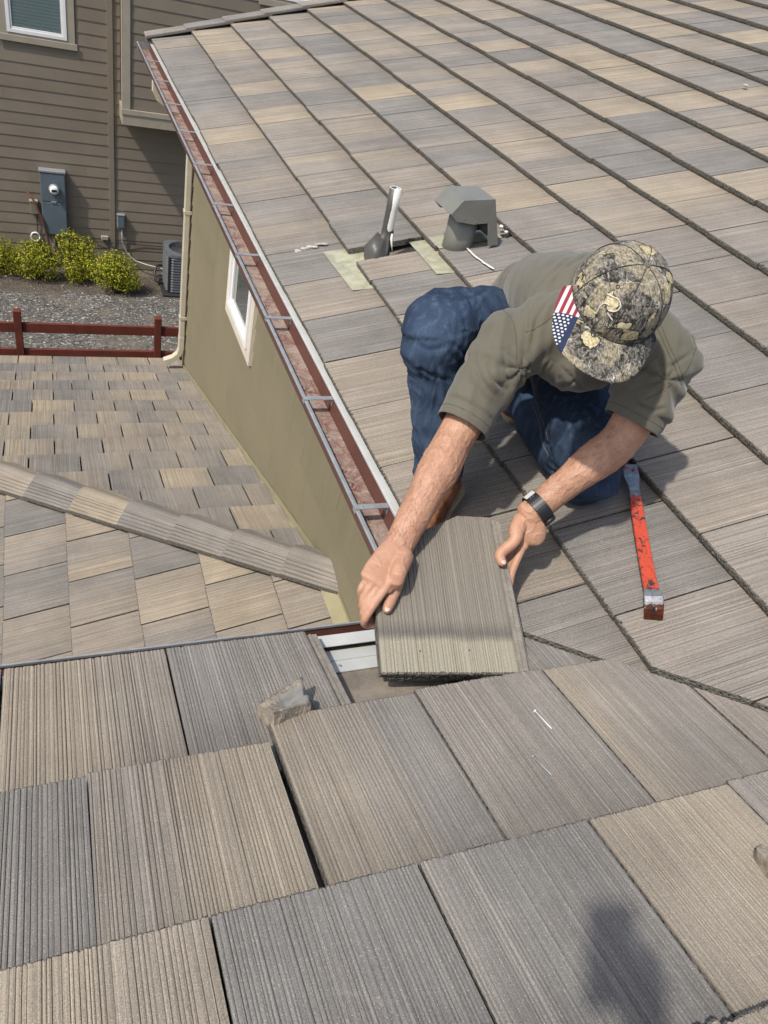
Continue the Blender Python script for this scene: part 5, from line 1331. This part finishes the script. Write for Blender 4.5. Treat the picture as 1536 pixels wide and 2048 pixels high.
# keep the fabric off the tiles
n_ = len(me.vertices); co = np.empty(n_ * 3); me.vertices.foreach_get('co', co); co = co.reshape(-1, 3); off = co @ np.array(NR1); low_m = off < .004; co[low_m] += np.outer(.004 - off[low_m], np.array(NR1)); me.vertices.foreach_set('co', co.ravel()); me.update()
dA = (J['RA'] - J['RK']).normalized(); trim(me, [(J['RA'] + dA * .015, dA, .12)])
jo = add('jeans', me, M['denim'], man); sd = jo.modifiers.new('s', 'SOLIDIFY'); sd.thickness = .003; sd.offset = 0
M['thread'] = plain('jeans_thread', (.20, .17, .12), .8)
for pix in ([(1062, 800), (1080, 850), (1085, 885), (1100, 915)], [(1072, 800), (1089, 850), (1096, 880)], [(826, 800), (822, 860), (828, 920)]):
    q = cast(me, dense(pix))
    if len(q) > 3: tube('seam', q, .0011, M['thread'], man, 5)
# --- boots
t = NT('brown_leather'); p = t.coord('Object'); a = t.noise(p, 18, 5, .65, .8); b = t.noise(p, 120, 3, .7)
lt = t.ramp(a, [(.3, (.10, .030, .012)), (.5, (.20, .075, .030)), (.7, (.34, .16, .075))]); lt = t.mix(t.rng(b, .6, .72, 0, .5), lt, (.42, .26, .15))
M['leather'] = t.end(lt, .5, t.bump(t.math('ADD', a, b), .002, .7), spec=.4)
M['sole'] = plain('crepe_sole', (.46, .34, .22), .8, var=.2, scale=30)
def boot(heel, toe, ankle, toe_h=.052, name='boot'):
    """heel and toe on the slope, shaft up to the ankle"""
    f_ = (toe - heel).normalized(); up_ = (NR1 - f_ * NR1.dot(f_)).normalized()
    ps = [limb([heel + up_ * .060 + f_ * .015, heel.lerp(toe, .35) + up_ * .062, heel.lerp(toe, .65) + up_ * .050, heel.lerp(toe, .90) + up_ * .044], [(.038, .042), (.042, .046), (.048, .038), (.042, .030)], 18, up=up_),
          limb([heel + up_ * .065 + f_ * .045, heel + up_ * .12 + f_ * .045, ankle], [(.044, .048), (.042, .046), (.048, .048)], 18)]
    m1 = fuse(ps, .004, 4); displace(m1, lambda co, no: vnoise(co, 26.0, 2.0) * .003)
    root = empty(name, heel, man); o = add('upper', m1, M['leather'], root)
    s_ = f_.cross(up_); V = []; out = []
    prof = [(-.022, .030), (-.012, .038), (.03, .040), (.10, .038), (.17, .046), (.22, .047), (.265, .036), (.285, .018)]
    pts = [(a_, w_) for a_, w_ in prof] + [(a_, -w_) for a_, w_ in prof[::-1]]
    L = (toe - heel).length; k_ = L / .27; n = len(pts)
    V = [heel + f_ * (a_ * k_) + s_ * w_ + up_ * .004 for a_, w_ in pts] + [heel + f_ * (a_ * k_) + s_ * w_ + up_ * .024 for a_, w_ in pts]
    mk('sole', V, [tuple(range(n))[::-1], tuple(range(n, 2 * n))] + [(i, (i + 1) % n, (i + 1) % n + n, i + n) for i in range(n)], M['sole'], root)
    for k in range(4):
        c0 = heel.lerp(toe, .62 - k * .09) + up_ * (.090 + k * .012)
        q = on_surface(m1, [c0 + s_ * w_ for w_ in (-.03, -.015, 0, .015, .03)], .0018); tube('lace', q, .0022, M['rust_brown'], root, 6)
    return root
boot(slope_pt(905, 985, .0), slope_pt(838, 1085, .0), J['RA'] + Vector((0, .005, .035)))
hl = slope_pt(1022, 790, .03) + Vector((.02, .05, .07)); boot(hl, slope_pt(1028, 842, .006), J['LA'] + Vector((0, -.02, .01)))
# --- watch on his left wrist
wa = empty('watch', wr_l, man); dW = (wr_l - J['LE']).normalized(); wc = wr_l - dW * .012
a0 = (_d * -.5 - _f * .6); a0 = (a0 - dW * a0.dot(dW)).normalized(); b0 = dW.cross(a0)
V = []; F = []; n = 36
for j, (dd, rr_) in enumerate(((-.0165, .0005), (-.0165, .0034), (.0165, .0034), (.0165, .0005))):
    for k in range(n):
        an = 2 * math.pi * k / n; V.append(wc + dW * dd + a0 * (.0350 + rr_) * math.cos(an) + b0 * (.0400 + rr_) * math.sin(an))
for j in range(3):
    for k in range(n): F.append((j * n + k, j * n + (k + 1) % n, (j + 1) * n + (k + 1) % n, (j + 1) * n + k))
mk('strap', V, F, M['black'], wa, smooth=False)
wd = (_r * .85 + _d * .55); wd = (wd - dW * wd.dot(dW)).normalized()
lathe('case', [(.019, 0), (.020, .004), (.020, .009), (.017, .011)], M['black'], wa, 28, loc=wc + wd * .040, axis=wd)
lathe('dial', [(.016, 0), (.016, .0012)], M['glass_dark'], wa, 28, loc=wc + wd * .0505, axis=wd)
bk_ = (_r * -.75 + _d * -.35 - _f * .3); bk_ = (bk_ - dW * bk_.dot(dW)).normalized(); sx = dW.cross(bk_)
qv = [wc + bk_ * (.041 + h_) + sx * a_ + dW * c2_ for h_ in (0, .0022) for a_, c2_ in ((-.008, -.014), (.008, -.014), (.008, .014), (-.008, .014))]
mk('buckle', qv, [(3, 2, 1, 0), (4, 5, 6, 7), (0, 1, 5, 4), (1, 2, 6, 5), (2, 3, 7, 6), (3, 0, 4, 7)], M['nail'], wa)
for k in range(7):
    for w_ in (-.004, .004):
        an = .35 + k * .14; q = wc + dW * w_ + a0 * .0385 * math.cos(an) + b0 * .0435 * math.sin(an); nrm = (a0 * math.cos(an) + b0 * math.sin(an)); lathe('strap_hole', [(.0011, 0), (.0011, .0004)], M['pvc_white'], wa, 6, loc=q, axis=nrm)
# --- cap
CW, CL, CH = .107, .121, .118
cap = empty('cap', HD, man)
cc0 = HD + u_c * .022 - f_c * .002                       # centre of the sweat band
def cap_pt(th_, ph, k=1.0):
    """th_ round the head (0 = front), ph from band (0) to crown (pi/2)"""
    c_ = math.cos(ph) ** .78; s_ = math.sin(ph) ** .92
    fr = 1 + .06 * max(0, math.cos(th_)) * math.sin(2 * ph)
    return cc0 + r_c * (CW * k * c_ * math.sin(th_)) + f_c * (CL * k * c_ * math.cos(th_) * fr) + u_c * (CH * k * s_ - .004)
V = []; F = []; UV = []; nu, nv = 72, 22
for j in range(nv + 1):
    ph = math.pi / 2 * j / nv
    for i in range(nu):
        th_ = 2 * math.pi * i / nu; k = 1.0 - .012 * math.exp(-((((th_ / (math.pi / 3)) + .5) % 1 - .5) / .05) ** 2) * math.cos(ph)
        q = cap_pt(th_, ph, k); V.append(q + (q - cc0).normalized() * .0022 * mnoise.noise(q * 38))
for j in range(nv):
    for i in range(nu): F.append((j * nu + i, j * nu + (i + 1) % nu, (j + 1) * nu + (i + 1) % nu, (j + 1) * nu + i))
def camo(name, flag=False):
    t = NT(name); uvn = t.n('UVMap', {'uv_map': 'UVMap'}).outputs[0] if flag else None
    tc = t.coord('Object')
    lc = t.n('Mapping', {'vector_type': 'POINT'}, Vector=tc, Location=tuple(-HD)).outputs[0]
    def warp(vec, sc, amt):
        nz = t.n('TexNoise', Vector=vec, Scale=sc, Detail=3.0)
        return t.n('VectorMath', {'operation': 'ADD'}, i0=vec, i1=t.n('VectorMath', {'operation': 'SCALE'}, i0=t.n('VectorMath', {'operation': 'SUBTRACT'}, i0=nz.outputs[1], i1=(.5, .5, .5)).outputs[0], Scale=amt).outputs[0]).outputs[0]
    bark = t.noise(t.mapping(warp(lc, 30, .02), (1, 1, 1), (.5, .2, .8)), 70, 5, .72, .8)
    fine = t.noise(t.mapping(lc, (320, 130, 130), (.5, .2, .8)), 1.0, 3, .75); zone = t.noise(lc, 16, 2, .5, .6)
    c = t.ramp(bark, [(.33, (.014, .013, .012)), (.46, (.045, .042, .038)), (.53, (.20, .185, .16)), (.57, (.06, .056, .05)), (.66, (.52, .50, .45))])
    c2 = t.ramp(bark, [(.35, (.115, .098, .07)), (.5, (.27, .24, .175)), (.65, (.16, .138, .10))])
    c = t.mix(t.rng(zone, .50, .56), c, c2)
    c = t.mix(1.0, c, t.ramp(fine, [(.34, .35), (.5, 1.0), (.66, 1.75)]), 'MULTIPLY')
    vo = t.n('TexVoronoi', {'feature': 'F1'}, Vector=warp(warp(lc, 26, .05), 110, .012), Scale=17.0)
    rid = t.n('SeparateColor', Color=vo.outputs['Color']).outputs[1]
    leafm = t.math('MULTIPLY', t.math('LESS_THAN', vo.outputs['Distance'], .33), t.math('GREATER_THAN', rid, .30))
    vein = t.noise(warp(lc, 60, .02), 160, 2, .6)
    lfc = t.mix(t.rng(vein, .42, .60), (.33, .265, .13), (.57, .51, .34)); c = t.mix(t.math('MULTIPLY', leafm, .95), c, lfc)
    leaf_outline = t.math('MULTIPLY', t.math('MULTIPLY', t.math('GREATER_THAN', vo.outputs['Distance'], .34), t.math('LESS_THAN', vo.outputs['Distance'], .385)), t.math('GREATER_THAN', rid, .30)); c = t.mix(t.math('MULTIPLY', leaf_outline, .8), c, (.02, .02, .017))  # printed dark outline round the leaves of the pattern
    ed = t.n('TexVoronoi', {'feature': 'DISTANCE_TO_EDGE'}, Vector=warp(lc, 35, .05), Scale=11.0).outputs[0]
    tw_ = t.math('MULTIPLY', t.math('LESS_THAN', ed, .007), t.math('GREATER_THAN', zone, .46)); c = t.mix(t.math('MULTIPLY', tw_, .85), c, (.46, .44, .39))
    w2 = fine
    if flag:
        s = t.n('SeparateXYZ', Vector=uvn); uu, vv_ = s.outputs[0], s.outputs[1]            # uu 0..1 across the flag, vv 0..1 outwards
        stripe = t.math('GREATER_THAN', t.math('FRACT', t.math('MULTIPLY', uu, 4.5)), .5)
        fc = t.mix(stripe, (.56, .53, .51), (.23, .030, .048))
        cell = t.n('CombineXYZ', X=t.math('SUBTRACT', t.math('FRACT', t.math('ADD', t.math('MULTIPLY', uu, 7.0), t.math('MULTIPLY', t.math('FLOOR', t.math('MULTIPLY', vv_, 15.0)), .5))), .5), Y=t.math('SUBTRACT', t.math('FRACT', t.math('MULTIPLY', vv_, 15.0)), .5), Z=0.0)
        st = t.math('LESS_THAN', t.n('VectorMath', {'operation': 'LENGTH'}, i0=cell).outputs['Value'], .30)
        can = t.mix(t.math('MULTIPLY', st, t.math('LESS_THAN', uu, .80)), (.024, .034, .075), (.58, .57, .56))
        fc = t.mix(t.math('GREATER_THAN', vv_, .66), fc, can)
        c = t.mix(t.math('MULTIPLY', t.math('GREATER_THAN', uu, .0), t.math('LESS_THAN', uu, 1.0)), c, fc)
    return t.end(c, .88, t.bump(w2, .0006, .6), spec=.2)
M['camo'] = camo('leaf_camouflage'); M['camo_brim'] = camo('leaf_camouflage_brim', True)
cr_o = mk('crown', V, F, M['camo'], cap, smooth=True); sd = cr_o.modifiers.new('s', 'SOLIDIFY'); sd.thickness = .0016; sd.offset = 0
bt = lathe('button', [(.0075, 0), (.0075, .002), (.005, .0045), (.001, .0055)], M['shirt'], cap, 16, loc=cap_pt(0, math.pi / 2) - u_c * .0005, axis=u_c)
# brim
V = []; F = []; UVb = []; na, nr = 40, 12
for j in range(nr + 1):
    w_ = j / nr
    for i in range(na + 1):
        s_ = -1 + 2 * i / na; th_ = s_ * 1.28
        inner = cap_pt(th_, .06, .99)
        ln = .096 * (1 - abs(s_) ** 4.5) ** .5 if abs(s_) < 1 else 0
        x_ = r_c * (CW * math.sin(th_) * .16 * w_)
        q = inner + f_c * (ln * w_ * .97) + x_ - u_c * (ln * w_ * .20 + .016 * (s_ * s_) * w_)
        V.append(q); 
        # flag patch on his right-hand half of the brim
        lx = (q - cc0).dot(r_c); ly = (q - cc0).dot(f_c)
        UVb.append(((-.052 + .0 + .040 - (-lx)) / .040 * 1.0 if False else (.124 - lx) / .060, (ly - .030) / .115))
for j in range(nr):
    for i in range(na): F.append((j * (na + 1) + i, j * (na + 1) + i + 1, (j + 1) * (na + 1) + i + 1, (j + 1) * (na + 1) + i))
br = mk('brim', V, F, M['camo_brim'], cap, smooth=True)
uvl = br.data.uv_layers.new(name='UVMap'); lv = np.empty(len(br.data.loops), dtype=np.int32); br.data.loops.foreach_get('vertex_index', lv); uvl.data.foreach_set('uv', np.array(UVb, dtype=np.float32)[lv].ravel())
sd = br.modifiers.new('s', 'SOLIDIFY'); sd.thickness = .003; sd.offset = 0
# emblem and lettering on the front panels
M['silver_thread'] = plain('silver_thread', (.50, .48, .42), .55, var=.1, scale=200)
cap_me = bpy.data.meshes.new('tmpcap'); cap_me.from_pydata([tuple(v) for v in V], [], F)
def cap_ray(pix): return cast(cr_o.data, pix)
zz = lambda a_, b_: (1140 + a_ / 11.815, 570 + b_ / 11.815)
for pth in ([(870, 215), (1000, 285), (1120, 340), (1180, 430), (1180, 530), (1110, 610), (1010, 632), (900, 605)], [(610, 690), (680, 560), (740, 480), (810, 440), (890, 465), (930, 500)], [(880, 660), (930, 740), (1000, 840)]):
    q = cap_ray(dense([zz(*k) for k in pth], 6))
    if len(q) > 3: tube('emblem', [k + u_c * .001 for k in q], .0017, M['silver_thread'], cap, 8)
fo = bpy.data.curves.new('lettering', 'FONT'); fo.size = .0125; fo.extrude = .0001
txt = 'RoofReality.com'
pl = dense([zz(*k) for k in ((265, 580), (360, 650), (450, 715), (580, 800), (700, 870), (820, 920), (950, 965), (1080, 985), (1200, 1000), (1335, 1005))], 4)
ptl = cap_ray(pl)
if len(ptl) > 4:
    cum = [0]
    for a_, b_ in zip(ptl[:-1], ptl[1:]): cum.append(cum[-1] + (b_ - a_).length)
    def along(s_):
        for k in range(len(cum) - 1):
            if cum[k + 1] >= s_: return ptl[k].lerp(ptl[k + 1], (s_ - cum[k]) / max(1e-6, cum[k + 1] - cum[k])), (ptl[k + 1] - ptl[k]).normalized()
        return ptl[-1], (ptl[-1] - ptl[-2]).normalized()
    wts = [1.25 if ch in 'Rm' else (.45 if ch in 'il.' else (.62 if ch in 'ft' else .95)) for ch in txt]; tot = sum(wts); acc = 0
    for ch, w_ in zip(txt, wts):
        q, tg = along(cum[-1] * (acc + w_ * .5) / tot); acc += w_
        fo.body = ch; fo.align_x = 'CENTER'
        tmp = bpy.data.objects.new('tmp', fo); col.objects.link(tmp); dg = bpy.context.evaluated_depsgraph_get(); me = bpy.data.meshes.new_from_object(tmp.evaluated_get(dg)); bpy.data.objects.remove(tmp)
        nrm = (q - cc0).normalized(); nrm = (nrm - tg * nrm.dot(tg)).normalized(); upv = nrm.cross(tg)
        me.materials.clear(); me.materials.append(M['silver_thread']); lo = bpy.data.objects.new('letter', me); lo.matrix_basis = frame(tg, upv, nrm, q + nrm * .0022); link(lo, cap)
# panel seams, eyelets and the seam where the brim is sewn on
M['cap_seam'] = plain('dark_cap_seam', (.05, .046, .036), .9)
for k in range(6):
    th_ = math.pi / 6 + k * math.pi / 3 - math.pi / 6
    tube('panel_seam', [cap_pt(th_, .04 + j * (math.pi / 2 - .08) / 18, 1.0) + (cap_pt(th_, .04 + j * (math.pi / 2 - .08) / 18) - cc0).normalized() * .0012 for j in range(19)], .0011, M['cap_seam'], cap, 5)
    if k in (0, 1, 5, 2, 4):
        th2 = th_ + math.pi / 6; q = cap_pt(th2, .95); nrm = (q - cc0).normalized(); tube('eyelet', [q + nrm * .0015 + (nrm.orthogonal().normalized() * math.cos(j * math.pi / 6) + nrm.cross(nrm.orthogonal().normalized()) * math.sin(j * math.pi / 6)) * .0035 for j in range(13)], .0012, M['seam'], cap, 5)
tube('brim_seam', [cap_pt(-1.25 + 2.5 * j / 30, .075, 1.0) + (cap_pt(-1.25 + 2.5 * j / 30, .075) - cc0).normalized() * .001 for j in range(31)], .0016, M['cap_seam'], cap, 5)
# ------------------------------------------------------------------ the photographer, behind the lens, whose shadow falls on the near tiles
ph = empty('person', (-1.25, -1.75, .58)); tag(ph, 'person kneeling uphill on the near slope and holding a phone in one hand', 'person')
bk = -_f; PC = CAM_C + bk * .016
phone = empty('phone', PC); tag(phone, 'slim dark phone held up in one hand of the kneeling photographer', 'phone')
def cambox(name, r0, r1, d0, d1, b0, b1, mat, parent, bev=.003):
    bm = bmesh.new(); bm_box(bm, (r0, d0, b0), (r1, d1, b1), bev); o = from_bm(name, bm, mat, parent)
    m_ = Matrix((_r, _d, bk)).transposed().to_4x4(); m_.translation = CAM_C; o.matrix_basis = m_; return o
cambox('case', -.055, .021, -.020, .132, .014, .023, M['black'], phone); cambox('screen', -.052, .018, -.017, .129, .0231, .0235, M['glass_dark'], phone, 0)
lathe('lens', [(.006, 0), (.006, .002), (.0045, .0025)], M['black'], phone, 16, loc=CAM_C + bk * .0138, axis=_f)
hip_ = Vector((-1.30, -1.86, .80)); chest = Vector((-1.24, -1.72, 1.17)); neck = Vector((-1.20, -1.66, 1.36)); hd_ = Vector((-1.15, -1.58, 1.52))
fw = Vector((_f.x, _f.y, 0)).normalized(); sd_ = Vector((fw.y, -fw.x, 0))
sh = [chest + sd_ * s_ * .18 + Vector((0, 0, .10)) for s_ in (1, -1)]
hands = [CAM_C + bk * .022 + _r * .030 + _d * .085, hip_ + fw * .24 - sd_ * .15 + Vector((0, 0, .02))]
sk_ = [limb([hip_, chest, neck], [(.12, .09), (.13, .09), .055], 16), limb([neck, hd_ - Vector((0, 0, .03))], [.058, .055], 14), ell(hd_, (.078, .095, .115)), ell(hd_ + fw * .085 - Vector((0, 0, .02)), (.014, .018, .02))]
for s_, h_ in zip(sh, hands):
    el = s_.lerp(h_, .5) + Vector((0, 0, -.17)); sk_.append(limb([s_, el, h_ - (h_ - el).normalized() * .07], [.055, .042, .030], 14)); sk_.append(limb([h_ - (h_ - el).normalized() * .08, h_], [(.030, .022), (.038, .020)], 12))
    sg = 1 if h_ is hands[0] else -1
    for k in range(4):
        if sg < 0:
            b_ = h_ + sd_ * (-.03 + .02 * k); sk_.append(limb([b_, b_ + fw * .045 - Vector((0, 0, .02)), b_ + fw * .07 - Vector((0, 0, .05))], [.0105, .010, .0085], 10, k=3)); continue
        b_ = h_ + _d * (-.030 + .021 * k); sk_.append(limb([b_ + bk * .012, b_ + _r * sg * .014 + bk * .002, b_ + _r * sg * .006 - bk * .012 + _r * (-.0 * sg), b_ - _r * sg * .022 - bk * .0135 + bk * .0], [.010, .010, .009, .007], 10, k=3) if False else limb([b_ + bk * .014, b_ + _r * sg * .016 + bk * .004, b_ + _r * sg * .008 - bk * .004], [.0105, .010, .0085], 10, k=3))
    sk_.append(limb([h_ - _d * .03 + bk * .02, h_ - _d * .045 - _r * sg * .012 + bk * .016], [.012, .009], 10))
add('body', fuse(sk_, .006, 3), M['skin'], ph)
tops = [limb([hip_ - Vector((0, 0, .03)), chest, neck - Vector((0, 0, .05))], [(.16, .12), (.17, .125), (.09, .085)], 18), limb([sh[0], chest + Vector((0, 0, .10)), sh[1]], [.075, .09, .075], 14)]
for s_, h_ in zip(sh, hands):
    el = s_.lerp(h_, .5) + Vector((0, 0, -.17)); tops.append(limb([s_, s_.lerp(el, .75)], [.07, .062], 14))
add('t_shirt', fuse(tops, .009, 6), M['ac_grey'], ph)
leg = []
for sg in (1, -1):
    kn = hip_ + sd_ * sg * .13 + fw * .30; kn.z = -kn.y * TAN + .085; an_ = kn - fw * .38; an_.z = -an_.y * TAN + .07
    leg.append(limb([hip_ + sd_ * sg * .09 + Vector((0, 0, -.02)), kn, an_], [.105, .08, .06], 16)); 
leg.append(ell(hip_ - Vector((0, 0, .04)), (.17, .14, .13)))
add('jeans', fuse(leg, .009, 6), M['denim'], ph)
for sg in (1, -1):
    kn = hip_ + sd_ * sg * .13 + fw * .30; a0_ = kn - fw * .38; a1_ = kn - fw * .58
    a0_.z = -a0_.y * TAN + .06; a1_.z = -a1_.y * TAN + .05; add('shoe', fuse([limb([a0_, a1_], [.05, .042], 14)], .006, 4), M['leather'], ph)
V, F = ell(hd_ + Vector((0, 0, .022)) - fw * .012, (.086, .098, .105)); o = mk('hair', V, F, M['twig'], ph, smooth=True)
# hair on the man's forearms
rh = random.Random(77); V = []; F = []
from mathutils.bvhtree import BVHTree
bmh = bmesh.new(); bmh.from_mesh(body.data); trh = BVHTree.FromBMesh(bmh); bmh.free()
for A_, B_ in ((J['RE'].lerp(J['RS'], .15), wr_r), (J['LE'].lerp(J['LS'], .1), wr_l)):
    ax = (B_ - A_).normalized(); o1 = ax.orthogonal().normalized(); o2 = ax.cross(o1)
    for k in range(2600):
        s_ = rh.uniform(.05, 1.02); an = rh.uniform(0, 6.283); d = o1 * math.cos(an) + o2 * math.sin(an); loc, nrm, _, _ = trh.ray_cast(A_.lerp(B_, s_) + d * .12, -d)
        if loc is None or (loc - A_.lerp(B_, s_)).length > .075: continue
        L = rh.uniform(.011, .022); t1 = (ax * rh.uniform(.6, 1) + d.cross(ax) * rh.gauss(0, .5)).normalized(); w_ = nrm.cross(t1).normalized() * .00011
        p1 = loc + t1 * L * .5 + nrm * .0016; p2 = loc + t1 * L + nrm * .0010; b0_ = len(V); V += [loc - w_, loc + w_, p1 + w_, p1 - w_, p2]; F += [(b0_, b0_ + 1, b0_ + 2, b0_ + 3), (b0_ + 3, b0_ + 2, b0_ + 4)]
M['arm_hair'] = plain('brown_arm_hair', (.13, .07, .038), .5)
tag(mk('arm_hair', V, F, M['arm_hair'], man), kind='stuff')
